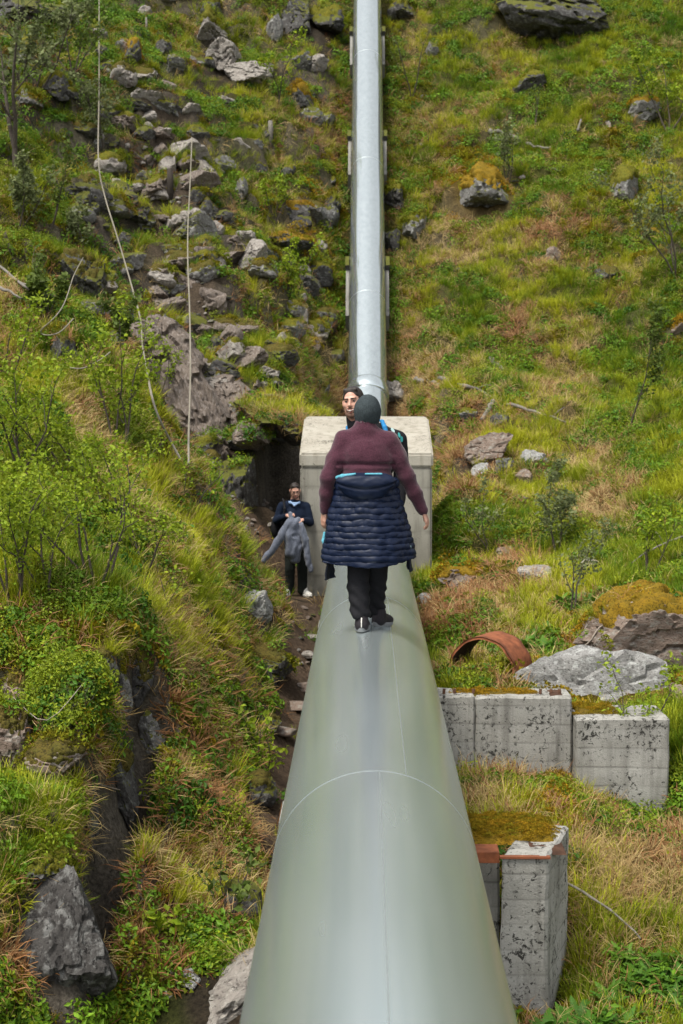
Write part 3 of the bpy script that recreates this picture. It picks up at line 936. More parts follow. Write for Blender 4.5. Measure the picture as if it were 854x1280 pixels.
PLANT_ON = []
KEEP_OUT = []                                   # ellipsoids kept free of planting
def rock(px, py, w, h, mat, label, moss=None, seed=1, deep=1.5, cat='rock', name='boulder', sub=None, group=None, planes=11, rough=0.09,
         tilt=0.25, push=0.6, thresh=0.45, thick=None, base=0.32, hmin=0.5, ang=None):
    loc, nor = hit(px, py + h * base)
    d = loc.y + 0.02
    sx, sz = w * d / FPX / 2, h * d / FPX / 2
    sy = deep * 0.5 * (sx + sz)
    c = W(px, py, d + push * sy)
    sub = sub or (5 if w > 55 or h > 55 else 4 if w > 22 else 3)
    V, F = rock_shape(seed * 13 + 5, sx, sy, sz, sub, planes, rough, tilt, 0.03, hmin, ang)
    me = mesh_np(name, V, F, M[mat], smooth=True)
    me.set_sharp_from_angle(angle=radians(24))
    o = link(name, me, None, c, label, cat, group)
    if moss:
        moss_cap(V, F, M[moss], o, seed, thresh, thick or max(0.03, 0.12 * sz))
    fn = face_normals(V, F)
    fc = V[F].mean(1)
    up = (fn[:, 2] > 0.45) & (fc[:, 1] > (-0.35 if moss else 0.15) * sy)
    if up.any() and h > 22:
        ar = np.linalg.norm(np.cross(V[F[:, 1]] - V[F[:, 0]], V[F[:, 2]] - V[F[:, 0]]), axis=1)[up]
        n = int(min(400, ar.sum() * (26 if moss else 12)))
        if n:
            k = RNG.choice(np.where(up)[0], n, p=ar / ar.sum())
            PLANT_ON.append((fc[k] + np.array(c) + fn[k] * 0.01, fn[k], ord('o' if moss == 'moss_ochre' else 'm' if moss else 'y')))
    KEEP_OUT.append((c + Vector((0, -0.25 * sy, 0)), sx * 1.02, sy * 1.05, sz * 1.05))
    return o

ROCKS = [
 # the grassy side of the hill
 (690, 22, 150, 74, 'rock_dark', 'large cracked outcrop with pale veins and orange moss at the top of the grassy hillside', 'moss_olive', 3),
 (603, 98 - 86 + 90, 8, 8, 'rock_pale', None, None, 4),
 (662, 106, 44, 34, 'rock_dark', 'small dark boulder under a cap of olive moss below the top outcrop', 'moss_olive', 5),
 (600, 247, 96, 78, 'rock_grey', 'purple grey boulder with a thick cap of rust coloured moss on the grassy slope', 'moss_ochre', 6),
 (540, 62, 18, 26, 'rock_grey', 'small upright grey stone in the grass near the top of the pipe', None, 7),
 (502, 18, 44, 36, 'rock_dark', 'dark rock edge beside the very top of the steep pipe', 'moss_olive', 8),
 (517, 286, 34, 52, 'rock_grey', 'tall pale grey boulder with cracks, second from the steep pipe', 'moss_olive', 9),
 (489, 301, 26, 46, 'rock_dark', 'dark speckled boulder touching the steep pipe', None, 10),
 (492, 246, 34, 56, 'rock_dark', 'dark mossy rock beside the middle support of the steep pipe', 'moss_olive', 11),
 (489, 493, 36, 36, 'rock_pale', 'pale boulder beside the thick collar at the foot of the steep pipe', None, 12),
 (803, 140, 44, 34, 'rock_grey', 'boulder with bright orange moss high on the grassy slope', 'moss_ochre', 13),
 (761, 158, 14, 20, 'rock_pale', 'small pale stone in the grass beside the orange mossy boulder', None, 14),
 (814, 292, 26, 16, 'rock_dark', 'low dark stone with yellow moss on the upper grassy slope', 'moss_ochre', 15),
 (758, 343, 32, 22, 'rock_dark', 'dark mossy hummock of rock above a bright green tussock', 'moss_brown', 16),
 (692, 318, 24, 26, 'rock_brown', 'brownish broken stone among straw below the mossy grey boulder', None, 17),
 (780, 232, 44, 52, 'rock_grey', 'low rock swallowed by bright olive moss on the grassy slope', 'moss_olive', 18),
 (847, 412, 24, 36, 'rock_brown', 'orange brown mossy rock at the edge of the picture on the grassy slope', 'moss_ochre', 19),
 (530, 488, 0, 0, 'rock_grey', None, None, 20),
 (611, 560, 66, 56, 'rock_brown', 'big reddish brown boulder in the rock pile behind the concrete block', None, 21),
 (590, 518, 32, 22, 'rock_grey', 'grey stone at the top of the rock pile behind the concrete block', 'moss_olive', 22),
 (625, 527, 30, 30, 'rock_dark', 'dark squarish stone leaning at the top of the rock pile', None, 23),
 (668, 574, 38, 34, 'rock_lichen', 'grey lichen covered boulder beside the big reddish brown boulder', None, 24),
 (656, 596, 26, 26, 'rock_brown', 'brown stone under the lichen boulder of the rock pile', None, 25),
 (604, 590, 32, 24, 'rock_lichen', 'low pale stone at the foot of the big reddish brown boulder', None, 26),
 (629, 583, 28, 24, 'rock_grey', 'grey stone wedged under the big reddish brown boulder', None, 27),
 (578, 721, 66, 46, 'rock_brown', 'boulder overgrown with glowing orange moss near the foot of the concrete block', 'moss_ochre', 28),
 (532, 752, 26, 22, 'rock_lichen', 'small grey stone between the pipe and the orange mossy boulder', None, 29),
 (668, 718, 50, 24, 'rock_pale', 'low whitish stone half sunk in the grass beyond the rusty half pipe', None, 30),
 (735, 706, 30, 22, 'rock_pale', 'whitish stone in bright grass above the mossy outcrop with roots', None, 31),
 (632, 690, 26, 16, 'rock_brown', 'small brown stone in the grass behind the low whitish stone', None, 32),
 (803, 790, 185, 135, 'rock_brown', 'broad outcrop draped in orange moss with bare roots hanging over it', 'moss_ochre', 33),
 (838, 806, 52, 76, 'rock_lichen', 'pale fissured rock face at the end of the mossy outcrop', None, 34),
 (850, 868, 30, 34, 'rock_brown', 'brown stone below the pale fissured rock face', None, 35),
 (733, 878, 262, 150, 'rock_lichen', 'huge flat grey boulder lying behind the old concrete wall', None, 36),
 # the rocky gully on the other side of the pipe
 (262, 40, 46, 58, 'rock_pale', 'upper end of a long grey slab of bedrock near the top of the rocky slope', 'moss_olive', 41),
 (282, 72, 50, 56, 'rock_pale', 'middle of the long grey bedrock slab on the rocky slope', None, 42),
 (302, 94, 66, 40, 'rock_pale', 'broad lower end of the long grey bedrock slab on the rocky slope', None, 43),
 (343, 40, 22, 42, 'rock_grey', 'narrow upright grey rock standing between the long slab and the cliff', None, 44),
 (374, 24, 44, 70, 'rock_dark', 'dark grey cliff piece at the top beside the steep pipe', None, 45),
 (408, 28, 46, 52, 'rock_dark', 'dark broken rock with moss between the cliff piece and the steep pipe', 'moss_olive', 46),
 (168, 76, 34, 52, 'rock_dark', 'dark rock with a rusty moss cap beside the tall hanging rope', 'moss_ochre', 47),
 (74, 114, 44, 42, 'rock_dark', 'dark overhanging rock among bushes on the upper bank', 'moss_olive', 48),
 (36, 16, 120, 46, 'rock_dark', 'wide blue grey rock wall in the top corner behind the bushes', None, 49),
 (228, 196, 76, 44, 'rock_pale', 'large pale cracked boulder behind the wooden stake', None, 50),
 (252, 216, 44, 32, 'rock_pale', 'pale boulder just behind the short rope in the upper gully', None, 51),
 (281, 207, 30, 26, 'rock_grey', 'rounded grey boulder with orange moss next to the large pale cracked boulder', None, 52),
 (302, 236, 18, 38, 'rock_grey', 'tall narrow grey stone below the rounded boulder in the gully', None, 53),
 (142, 180, 28, 24, 'rock_dark', 'dark pointed stone beside a small white stone near the tall rope', None, 54),
 (158, 183, 11, 9, 'rock_pale', 'small white stone near the tall rope', None, 55),
 (141, 232, 34, 18, 'rock_pale', 'smooth pale boulder lying across the tall rope in the upper gully', None, 56),
 (112, 220, 18, 14, 'rock_pale', 'small pale stone next to the smooth boulder at the tall rope', None, 57),
 (185, 146, 26, 18, 'rock_pale', 'pale flat stone, highest of those around the upper gully track', None, 58),
 (200, 166, 32, 16, 'rock_pale', 'pale flat stone just above the large cracked boulder', None, 59),
 (240, 138, 32, 18, 'rock_pale', 'pink grey stone in green plants below the long bedrock slab', None, 60),
 (284, 126, 24, 12, 'rock_pale', 'whitish stone below the broad end of the bedrock slab', None, 61),
 (246, 168, 24, 20, 'rock_pale', 'pale stone at the upper end of the short rope', None, 62),
 (218, 143, 14, 14, 'rock_grey', 'small grey stone above the upper end of the short rope', None, 63),
 (247, 275, 30, 32, 'rock_pale', 'pale boulder beside the middle of the short rope', None, 64),
 (270, 290, 32, 30, 'rock_pale', 'pinkish boulder between the short rope and the twin pale rocks', None, 65),
 (308, 298, 30, 22, 'rock_pale', 'white rounded rock resting on top of the tall pale rock', None, 66),
 (318, 326, 44, 56, 'rock_pale', 'tall pale rock with vertical streaks in the middle of the rocky slope', None, 67),
 (341, 334, 9, 34, 'rock_pale', 'thin upright sliver of pale rock beside the tall streaked rock', None, 68),
 (386, 358, 34, 38, 'rock_dark', 'round dark boulder with grey lichen near the steep pipe', None, 69),
 (368, 274, 54, 46, 'rock_dark', 'dark hollow rock under an orange moss cap above the twin pale rocks', 'moss_ochre', 70),
 (362, 303, 60, 26, 'rock_dark', 'low rock buried under a cushion of golden moss', 'moss_ochre', 71),
 (379, 402, 14, 44, 'rock_pale', 'leaning pale splinter of rock in yellow moss near the steep pipe', None, 72),
 (408, 350, 18, 18, 'rock_grey', 'grey stone close to the lowest steep pipe support', None, 73),
 (412, 410, 26, 36, 'rock_dark', 'dark rock next to the lowest support of the steep pipe', 'moss_olive', 74),
 (420, 446, 22, 24, 'rock_grey', 'grey stone at the foot of the lowest support of the steep pipe', None, 75),
 (414, 262, 26, 46, 'rock_dark', 'dark crag beside the middle support on the rocky side of the pipe', 'moss_olive', 76),
 (380, 128, 30, 44, 'rock_dark', 'dark rock under a rusty moss cushion high beside the pipe', 'moss_ochre', 77),
 (388, 432, 28, 24, 'rock_brown', 'mossy golden hummock above the dark gap by the pipe', 'moss_ochre', 78),
 (205, 352, 46, 40, 'rock_face', 'bare grey rock shelf at the top of the worn gully', None, 79),
 (196, 380, 52, 16, 'rock_face', 'long flat slab lying across the top of the worn gully', None, 80),
 (222, 384, 32, 9, 'rock_pale', 'thin tan slab on the worn gully floor beside the short rope', None, 81),
 (262, 414, 36, 22, 'rock_face', 'grey slab below green plants in the worn gully', None, 82),
 (276, 432, 28, 14, 'rock_face', 'pale slab at the foot of the green plants in the gully', None, 83),
 (338, 468, 16, 12, 'rock_pale', 'pale stone on the mossy rib between gully and pipe', None, 84),
 (330, 481, 14, 10, 'rock_pale', 'second pale stone on the mossy rib between gully and pipe, the lower one', None, 85),
 # around the path and the near bank
 (325, 762, 50, 58, 'rock_lichen', 'squat boulder spotted with lichen beside the path below the man with the jacket', None, 91),
 (338, 832, 66, 60, 'rock_dark', 'dark mossy boulder hanging over the path steps', 'moss_brown', 92),
 (292, 1258, 210, 84, 'rock_pale', 'big sloping pale slab wedged against the underside of the pipe', None, 93),
 (240, 1226, 32, 34, 'rock_lichen', 'pointed grey stone next to the big sloping pale slab', None, 94),
 (205, 1240, 32, 18, 'rock_grey', 'flat grey stone in the dark hollow at the bottom', None, 95),
 (193, 1268, 28, 20, 'rock_brown', 'tan stone at the bottom below the flat grey stone', None, 96),
 (88, 1180, 140, 200, 'rock_wet', 'tall dark lichen stained rock face under the near grassy ledge', None, 97),
 (152, 872, 26, 66, 'rock_grey', 'narrow grey rock showing between moss and the dark cleft', None, 98),
 (188, 922, 40, 78, 'rock_grey', 'tall grey stone standing in long grass beside the dark cleft', None, 99),
 (18, 920, 66, 110, 'rock_brown', 'rough brown rock with white streaks at the edge of the near bank', 'moss_brown', 100),
 (70, 950, 76, 60, 'rock_brown', 'crumbling brown boulder under the bilberry cushion on the near bank', 'moss_brown', 101),
 (172, 846, 64, 74, 'rock_dark', 'black overhanging rock under a shaggy crown of moss', 'moss_brown', 102),
 (116, 1030, 22, 110, 'rock_dark', 'thin dark edge of rock running down beside the rust coloured grass', None, 103),
 (104, 345, 60, 70, 'rock_dark', 'dark undercut rock beneath the bushes at the crest of the bank', 'moss_brown', 104),
 (80, 440, 46, 50, 'rock_dark', 'mossy dark stone on the crest of the near bank', 'moss_brown', 105),
 (30, 860, 60, 50, 'rock_brown', 'brown mossy knob on the shoulder of the near bank at the picture edge', 'moss_brown', 107),
 (125, 832, 60, 50, 'rock_dark', 'dark stone under shaggy moss on the shoulder of the near bank', 'moss_brown', 108),
 (60, 1090, 70, 60, 'rock_dark', 'dark stone hidden under the near grassy ledge above the tall rock face', 'moss_olive', 109),
 (150, 980, 40, 120, 'rock_dark', 'dark wall of the cleft beside the rust coloured grass', 'moss_brown', 110),
 (335, 905, 44, 34, 'rock_dark', 'dark stone in the bank edge above the widest step slab', 'moss_brown', 111),
 (322, 990, 50, 50, 'rock_dark', 'dark earthy stone in the bank just above the pipe weld', 'moss_brown', 112),
 (306, 1130, 60, 60, 'rock_dark', 'dark stone above the big sloping pale slab beside the pipe', None, 113),
]
for px, py, w, h, mat, label, moss, seed in ROCKS:
    if label is None:
        continue
    kw = {}
    if seed == 36: kw = dict(deep=0.5, push=0.35, planes=20, rough=0.06, tilt=0.02, base=-0.1, hmin=0.8)
    if seed == 33: kw = dict(deep=1.0, push=0.2, planes=14, thresh=0.58, thick=0.09, tilt=0.05, base=0.3, rough=0.14, hmin=0.65)
    if seed in (97,): kw = dict(deep=0.7, push=0.55, planes=8, tilt=0.04)
    if seed in (98, 99, 103, 100): kw = dict(deep=1.1, push=0.35, tilt=0.12)
    if seed in (102, 101): kw = dict(push=0.3, thresh=0.2)
    if seed == 93: kw = dict(deep=1.5, push=0.4, planes=14, rough=0.10, base=0.0, ang=0.62, hmin=0.62)
    if seed == 6: kw = dict(thresh=0.35, thick=0.12)
    if seed == 3: kw = dict(thresh=0.8, push=0.3, hmin=0.72, planes=16, rough=0.16)
    if seed in (28, 18, 71, 78): kw = dict(thresh=0.1)
    if seed in (67, 44, 53): kw = dict(tilt=0.08)
    rock(px, py, w, h, mat, label, moss, seed, **kw)

# rock breaking through everywhere on the rocky side
_orng = random.Random(77)
OUT = [(45, 60, 60, 60, 7, 'under the bushes of the top corner'), (150, 90, 70, 70, 9, 'beside the tall rope near the top'), (215, 60, 60, 50, 7, 'just below the top, uphill of the gully stones'),
       (380, 150, 40, 90, 8, 'in the moss high beside the steep pipe'), (400, 300, 26, 110, 9, 'close along the steep pipe on the gully side'), (150, 190, 50, 60, 7, 'around the middle of the tall rope'),
       (80, 150, 70, 60, 5, 'on the bushy upper bank'), (310, 180, 40, 50, 5, 'on the mossy rib below the long bedrock slab'), (250, 350, 60, 60, 9, 'beside the lower half of the straight rope'),
       (170, 290, 30, 60, 9, 'in the black gully bed below the tall rope'), (330, 400, 60, 60, 8, 'on the mossy rib above the dark hole'), (120, 380, 60, 40, 7, 'at the crest of the bank near the slack ropes'),
       (390, 420, 26, 60, 6, 'at the foot of the steep pipe'), (300, 470, 50, 40, 5, 'between the bare rock face and the dark hole')]
_used = {}
for cx, cy, sx_, sy_, n, where in OUT:
    for _ in range(n):
      for _try in range(14):
        px, py = cx + _orng.gauss(0, sx_ * .6), cy + _orng.gauss(0, sy_ * .6)
        s_ = _orng.uniform(13, 38); asp = _orng.uniform(0.7, 1.6)
        m_ = _orng.choice(['rock_dark', 'rock_dark', 'rock_grey', 'rock_grey', 'rock_pale']); mo_ = _orng.choice([None, 'moss_olive', 'moss_olive', 'moss_brown'])
        lab = '%s %s rock %s %s' % ('narrow upright' if asp < 0.95 else 'broad low' if asp > 1.35 else 'large blunt' if s_ > 27 else 'small blunt', m_[5:],
                                    {None: 'bare of moss', 'moss_olive': 'with green moss', 'moss_brown': 'with brown moss'}[mo_], where)
        lab = ' '.join(lab.split()[:16])
        if lab not in _used and -30 < px < 428:
            break
      _used[lab] = 1
      rock(px, py, s_ * asp, s_, m_, lab, mo_, 2000 + _orng.randrange(4000), group='outcrops of the rocky slope', name='outcrop', planes=9)

# the steep bare rock of the gully: one big body with deep dipping grooves
def rock_body(px, py, w, h, d, mat, label, seed, deep, shear, name='crag', cat='rock', grooves=1.0):
    D2, F2 = ICO[6]
    sx, sz = w * 30.5 / FPX / 2, h * 30.5 / FPX / 2
    V = np.sign(D2) * np.abs(D2) ** 0.72
    V = V * np.array([sx, deep, sz])
    V[:, 0] += shear * V[:, 2]
    V[:, 1] += 0.55 * V[:, 2]
    # slanting beds: stepped plates of uneven thickness, broken across
    q = V + 0.10 * np.stack([fbm(V * 1.6 + 7 * k + seed, 3, seed + k) for k in range(3)], 1)
    bed = (q[:, 0] * 0.86 + q[:, 2] * 0.50) * 3.1
    brk = q[:, 2] * 1.7 - q[:, 0] * 0.9
    off = 0.0
    for fq, am in ((1.0, 0.16), (2.3, 0.10), (5.1, 0.045)):
        cell = np.floor(bed * fq + 0.6 * fbm(q * 1.1 + fq, 2, seed + 3))
        sub_ = np.floor(brk * fq * 0.7 + 3.7 * np.sin(cell * 12.9898))
        hsh = np.modf(np.abs(np.sin(cell * 78.233 + sub_ * 37.719 + seed) * 43758.5453))[0]
        off = off + am * (hsh - 0.5) * 2
    off = off + 0.16 * fbm(V * 0.9, 3, seed + 8) + 0.05 * fbm(V * 7, 4, seed + 2)
    V = V + D2 * off[:, None] * np.array([0.7, 1.0, 0.5])
    d = hit(px, py)[0].y + d
    c = W(px, py, d)
    _me = mesh_np(name, V, F2, M[mat])
    _me.set_sharp_from_angle(angle=radians(32))
    o = link(name, _me, None, c, label, cat)
    for kz in (-0.6, -0.2, 0.2, 0.6):
        KEEP_OUT.append((c + Vector((shear * kz * sz, 0.55 * kz * sz - 0.3, kz * sz)), sx * 0.85, deep * 1.2, sz * 0.5))
    return o
rock_body(222, 488, 100, 180, 0.25, 'rock_face', 'steep bare rock face with slanting grooves that the ropes hang over', 5, 0.9, -0.42)
rock_body(283, 512, 76, 80, 0.35, 'rock_face', 'lower dark shoulder of grooved rock beside the steep bare rock face', 8, 0.7, -0.35)

_grng = random.Random(5)
GB = [(205, 150, 34, 'near the top of the gully'), (200, 190, 40, 'behind the wooden stake'), (225, 225, 44, 'just below the wooden stake'), (215, 262, 40, 'in the upper gully left of the pale boulder'.replace(' left of', ' beside')),
      (262, 300, 44, 'under the pinkish boulder'), (235, 330, 44, 'in the middle of the gully'), (205, 365, 44, 'at the top of the bare rock face'), (250, 375, 40, 'beside the thin tan slab'),
      (180, 420, 34, 'along the upper edge of the bare rock face'), (265, 440, 40, 'beside the bare rock face'), (290, 470, 36, 'below the pale slab'), (265, 560, 30, 'at the foot of the bare rock face'), (300, 545, 30, 'above the dark hole'),
      (150, 250, 36, 'in the black gully bed'), (110, 260, 30, 'at the bushy side of the black gully bed')]
for cx, cy, sp, where in GB:
    for _ in range(7):
      for _try in range(14):
        px, py = cx + _grng.gauss(0, sp * .55), cy + _grng.gauss(0, sp * .5)
        s_ = _grng.uniform(15, 46); asp = _grng.uniform(0.8, 2.0)
        m_ = _grng.choice(['rock_face', 'rock_face', 'rock_face', 'rock_grey', 'rock_dark', 'rock_pale']) if cx > 160 else _grng.choice(['rock_dark', 'rock_dark', 'rock_grey'])
        adj = {'rock_face': 'brownish', 'rock_pale': 'pale', 'rock_grey': 'grey', 'rock_dark': 'dark'}[m_]
        lab = '%s %s broken rock %s' % ('long flat slabby' if asp > 1.7 else 'flat slabby' if asp > 1.45 else 'big blocky' if s_ > 27 else 'blocky' if s_ > 20 else 'small jagged' if asp > 1.1 else 'small squarish', adj, where)
        if lab not in _used:
            break
      _used[lab] = 1
      rock(px, py, s_ * asp, s_, m_, lab, _grng.choice([None, None, 'moss_olive', 'moss_brown']), 7000 + _grng.randrange(4000), group='broken rock of the gully', name='rock', planes=8, push=0.7, tilt=0.4, hmin=0.4, thresh=0.6)

# roof and sides of the dark hole beside the concrete block
def slab(c, s, mat, label, seed, moss=None, rot=0.0, name='boulder', thresh=0.35, cover='d'):
    V, F = rock_shape(seed, s[0], s[1], s[2], 5, 10, 0.13, 0.1)
    me = mesh_np(name, V, F, M[mat])
    me.set_sharp_from_angle(angle=radians(26))
    o = link(name, me, None, c, label, 'rock')
    fn = face_normals(V, F); fc = V[F].mean(1)
    k = np.where(fn[:, 2] > 0.25)[0]
    k = RNG.choice(k, int(s[0] * s[1] * 4 * 28))
    PLANT_ON.append((fc[k] + np.array(c), fn[k], ord(cover)))
    return o
slab((-1.62, 29.5, 1.18), (1.0, 2.2, 0.46), 'rock_dark', 'overgrown rock forming the roof of the dark hole beside the concrete block', 301, cover='y')
slab((-2.25, 27.5, -0.05), (0.40, 0.9, 0.75), 'rock_dark', 'dark rock walling one side of the hole beside the concrete block', 302, cover='d')
slab((-1.30, 28.2, 1.02), (0.50, 0.9, 0.30), 'rock_dark', 'dark ledge hanging over the mouth of the hole beside the concrete block', 303, cover='s')
slab((-1.95, 27.9, 0.95), (0.42, 0.7, 0.30), 'rock_face', 'brownish block leaning over the mouth of the dark hole', 304, cover='d')

# flat step stones on the path
STEPS = [(392, 800, 40, 10, 'pale flat step stone, highest of the steps beside the pipe'), (386, 822, 36, 10, 'pale flat step stone second from the top of the path steps'),
         (384, 862, 54, 12, 'thin flat step stone in the middle of the path steps'), (372, 886, 84, 16, 'long worn step slab across the path, the widest of the steps'),
         (352, 918, 60, 14, 'broken step stone just below the widest step slab')]
for k, (px, py, w, h, lab) in enumerate(STEPS):
    loc, nor = hit(px, py)
    d = loc.y
    V, F = rock_shape(400 + k, w * d / FPX / 2, 0.20, 0.06, 3, 14, 0.05, 0.03)
    o = link('step_stone', mesh_np('step_stone', V, F, M['rock_brown' if k > 1 else 'rock_pale']), None, loc + Vector((0, 0, 0.03)), lab, 'step stone', 'step stones of the path')
    KEEP_OUT.append((loc, w * d / FPX / 2, 0.25, 0.2))

# loose stones: a few meshes shared by many copies
stone_me = [mesh_np('stone', *rock_shape(500 + k, 1, 0.8, 0.55, 2, 9, 0.05), M[m_], False) for k, m_ in enumerate(('rock_pale', 'rock_pale', 'rock_face', 'rock_grey', 'rock_brown', 'rock_dark'))]
SCATTER = [
 # cx, cy, spread x, spread y, count, size px, mesh choices, label, group
 (285, 612, 30, 40, 34, 8, (0, 1, 2), 'small pale loose stone on the trodden track below the steep rock face', 'loose stones on the track below the rock face'),
 (318, 652, 26, 26, 24, 9, (0, 1, 4), 'small pale loose stone on the track just above the man with the jacket', 'loose stones above the man with the jacket'),
 (385, 775, 22, 60, 20, 8, (0, 4, 3), 'small loose stone on the dirt path between the steps', 'loose stones on the dirt path'),
 (240, 400, 50, 60, 40, 9, (0, 1, 2, 3), 'small broken stone lying in the worn gully', 'broken stones in the worn gully'),
 (225, 225, 80, 60, 34, 9, (0, 1, 3), 'small pale stone among the plants of the upper gully', 'small stones of the upper gully'),
 (640, 300, 200, 260, 22, 9, (3, 5, 0), 'small stone half hidden in the grass of the hillside', 'small stones in the hillside grass'),
 (640, 600, 60, 60, 14, 10, (3, 4, 0), 'small stone around the rock pile behind the concrete block', 'small stones around the rock pile'),
 (150, 255, 30, 40, 16, 12, (5, 5, 3), 'dark wet stone in the black gully bed under the tall rope', 'dark stones in the gully bed'),
 (280, 1215, 60, 40, 10, 12, (0, 3, 4), 'small stone around the big pale slab at the bottom', 'small stones around the big pale slab'),
]
for cx, cy, sx, sy, n, size, ch, label, group in SCATTER:
    for _ in range(n):
        px, py = cx + random.gauss(0, sx * 0.55), cy + random.gauss(0, sy * 0.55)
        if 430 < px < 486 and py < 500:
            continue
        loc, nor = hit(px, py)
        if loc is None or abs(loc.x) < 0.75:
            continue
        s = size * loc.y / FPX / 2 * random.uniform(0.5, 1.35)
        o = link('stone', stone_me[random.choice(ch)], None, loc + Vector((0, 0, s * 0.25)), label, 'stone', group)
        o.scale = (s * random.uniform(0.8, 1.3), s, s * random.uniform(0.7, 1.2))
        o.rotation_euler = (random.uniform(-0.4, 0.4), random.uniform(-0.4, 0.4), random.uniform(0, 6.3))

# ------------------------------------------------------------------ wood and ropes
def along(pts_px, lift=0.03):
    out = []
    for px, py in pts_px:
        loc, nor = hit(px, py)
        out.append(loc + Vector((0, -0.02, lift)))
    return out
def smooth_path(P, n=6):
    P = [Vector(p) for p in P]
    out = []
    for i in range(len(P) - 1):
        p0, p1, p2, p3 = P[max(i - 1, 0)], P[i], P[i + 1], P[min(i + 2, len(P) - 1)]
        for k in range(n):
            t = k / n
            out.append(0.5 * ((2 * p1) + (p2 - p0) * t + (2 * p0 - 5 * p1 + 4 * p2 - p3) * t * t + (3 * p1 - p0 - 3 * p2 + p3) * t ** 3))
    out.append(P[-1])
    return out
def stick(pts_px, r0, r1, mat, name, label, cat='branch', lift=0.05, twigs=(), group=None):
    P = smooth_path(along(pts_px, lift), 4)
    b = Builder()
    n = len(P)
    o0 = P[0].copy()
    J = [p - o0 + Vector((random.uniform(-1, 1), random.uniform(-1, 1), random.uniform(-1, 1))) * r0 * 0.5 for p in P]
    b.tube(J, [(r0 + (r1 - r0) * i / (n - 1)) * random.uniform(0.85, 1.15) for i in range(n)], 7)
    for f, vec, rr in twigs:
        i = int(f * (n - 1))
        b.tube([J[i], J[i] + Vector(vec) * 0.5 + Vector((0, 0, 0.02)), J[i] + Vector(vec)], [rr, rr * 0.8, rr * 0.35], 5)
    return link(name, b.mesh(name, M[mat]), None, o0, label, cat, group)
stick([(613, 167), (632, 171), (650, 178), (668, 186), (690, 188)], 0.075, 0.03, 'wood_grey', 'fallen_log', 'bleached fallen log lying on the upper grassy slope', 'log', 0.08, ((0.5, (0.35, -0.1, 0.12), 0.02),))
stick([(520, 478), (534, 480), (548, 484)], 0.07, 0.05, 'wood_grey', 'fallen_log', 'short thick grey log near the foot of the steep pipe', 'log', 0.06)
stick([(550, 476), (575, 484), (600, 492), (614, 500)], 0.055, 0.02, 'wood_grey', 'fallen_branch', 'long thin grey branch lying behind the concrete block', 'branch', 0.06, ((0.6, (0.4, 0.1, 0.1), 0.015),))
stick([(634, 510), (660, 517), (690, 526), (708, 532)], 0.04, 0.012, 'wood_grey', 'fallen_branch', 'crooked thin branch lying beyond the rock pile', 'branch', 0.08, ((0.4, (0.3, 0.0, -0.15), 0.012), (0.7, (0.25, 0.0, 0.2), 0.012)))
stick([(603, 531), (611, 518), (617, 508)], 0.05, 0.045, 'wood_grey', 'wood_stump', 'short bleached pole sticking up out of the rock pile', 'pole', 0.12)
stick([(612, 452), (624, 462), (636, 474), (642, 478)], 0.06, 0.03, 'wood_grey', 'fallen_log', 'weathered log pointing downhill in straw above the rock pile', 'log', 0.07)
stick([(690, 212 + 2), (700, 217), (704, 210)], 0.03, 0.015, 'wood_grey', 'fallen_branch', 'pale stub of branch beside the olive mossy rock', 'branch', 0.08)
stick([(722, 168), (727, 155)], 0.045, 0.03, 'wood_grey', 'tree_stub', 'little grey tree stub standing in the upper grass', 'stub', 0.12)
stick([(715, 165), (705, 168)], 0.03, 0.02, 'wood_dark', 'fallen_branch', 'short dark stick next to the grey tree stub', 'branch', 0.06)
stick([(854, 680), (830, 690), (800, 706), (790, 715)], 0.018, 0.006, 'wood_grey', 'fallen_branch', 'thin bare twig leaning into the grass above the mossy outcrop', 'branch', 0.12, ((0.4, (-0.15, 0, 0.2), 0.006),))
stick([(120, 1010), (160, 1018), (197, 1026)], 0.006, 0.004, 'root', 'fallen_branch', 'dry pale stalk lying across the dark cleft', 'branch', 0.2)
stick([(700, 1118), (740, 1140), (780, 1170), (800, 1192)], 0.012, 0.007, 'wood_grey', 'fallen_branch', 'pale dead stalk lying in straw beyond the concrete pier', 'branch', 0.12)
stick([(768, 945), (772, 985), (800, 1030)], 0.014, 0.01, 'wood_grey', 'fallen_branch', 'whitish bent stick leaning out of the mossy mound below the wall', 'branch', 0.08)
stick([(18, 905), (60, 935), (112, 880)], 0.004, 0.003, 'root', 'fallen_branch', 'bent dry stalk arching over the near grassy ledge', 'branch', 0.22)
stick([(0, 345), (25, 372), (40, 382)], 0.03, 0.012, 'wood_grey', 'fallen_branch', 'bleached branch on the crest of the bank at the picture edge', 'branch', 0.2, ((0.5, (0.5, 0, -0.2), 0.015),))
stick([(0, 378), (14, 384), (28, 392)], 0.025, 0.012, 'wood_grey', 'fallen_branch', 'lower bleached branch on the crest of the bank at the picture edge', 'branch', 0.2)

# roots over the mossy outcrop
def roots():
    d = W(745, 790, hit(745, 800)[0].y - 1.15)
    t = empty('bare_root', d, 'bundle of bare grey roots hanging over the orange mossy outcrop', 'root')
    for pts, r in (([(786, 755), (768, 775), (745, 800), (735, 822)], 0.045), ([(782, 758), (778, 790), (762, 822)], 0.035), ([(790, 765), (790, 795), (778, 824)], 0.028),
                   ([(775, 765), (750, 785), (725, 815)], 0.022), ([(790, 752), (776, 768), (770, 800), (750, 824)], 0.026)):
        b = Builder()
        P = smooth_path([W(px, py, d.y + random.uniform(-0.1, 0.1)) - d for px, py in pts], 5)
        b.tube([p + Vector((random.uniform(-1, 1), 0, random.uniform(-1, 1))) * 0.015 for p in P], [0.6 * r * (1 - 0.5 * i / len(P)) for i in range(len(P))], 6)
        link('root', b.mesh('root', M['root']), t)
roots()

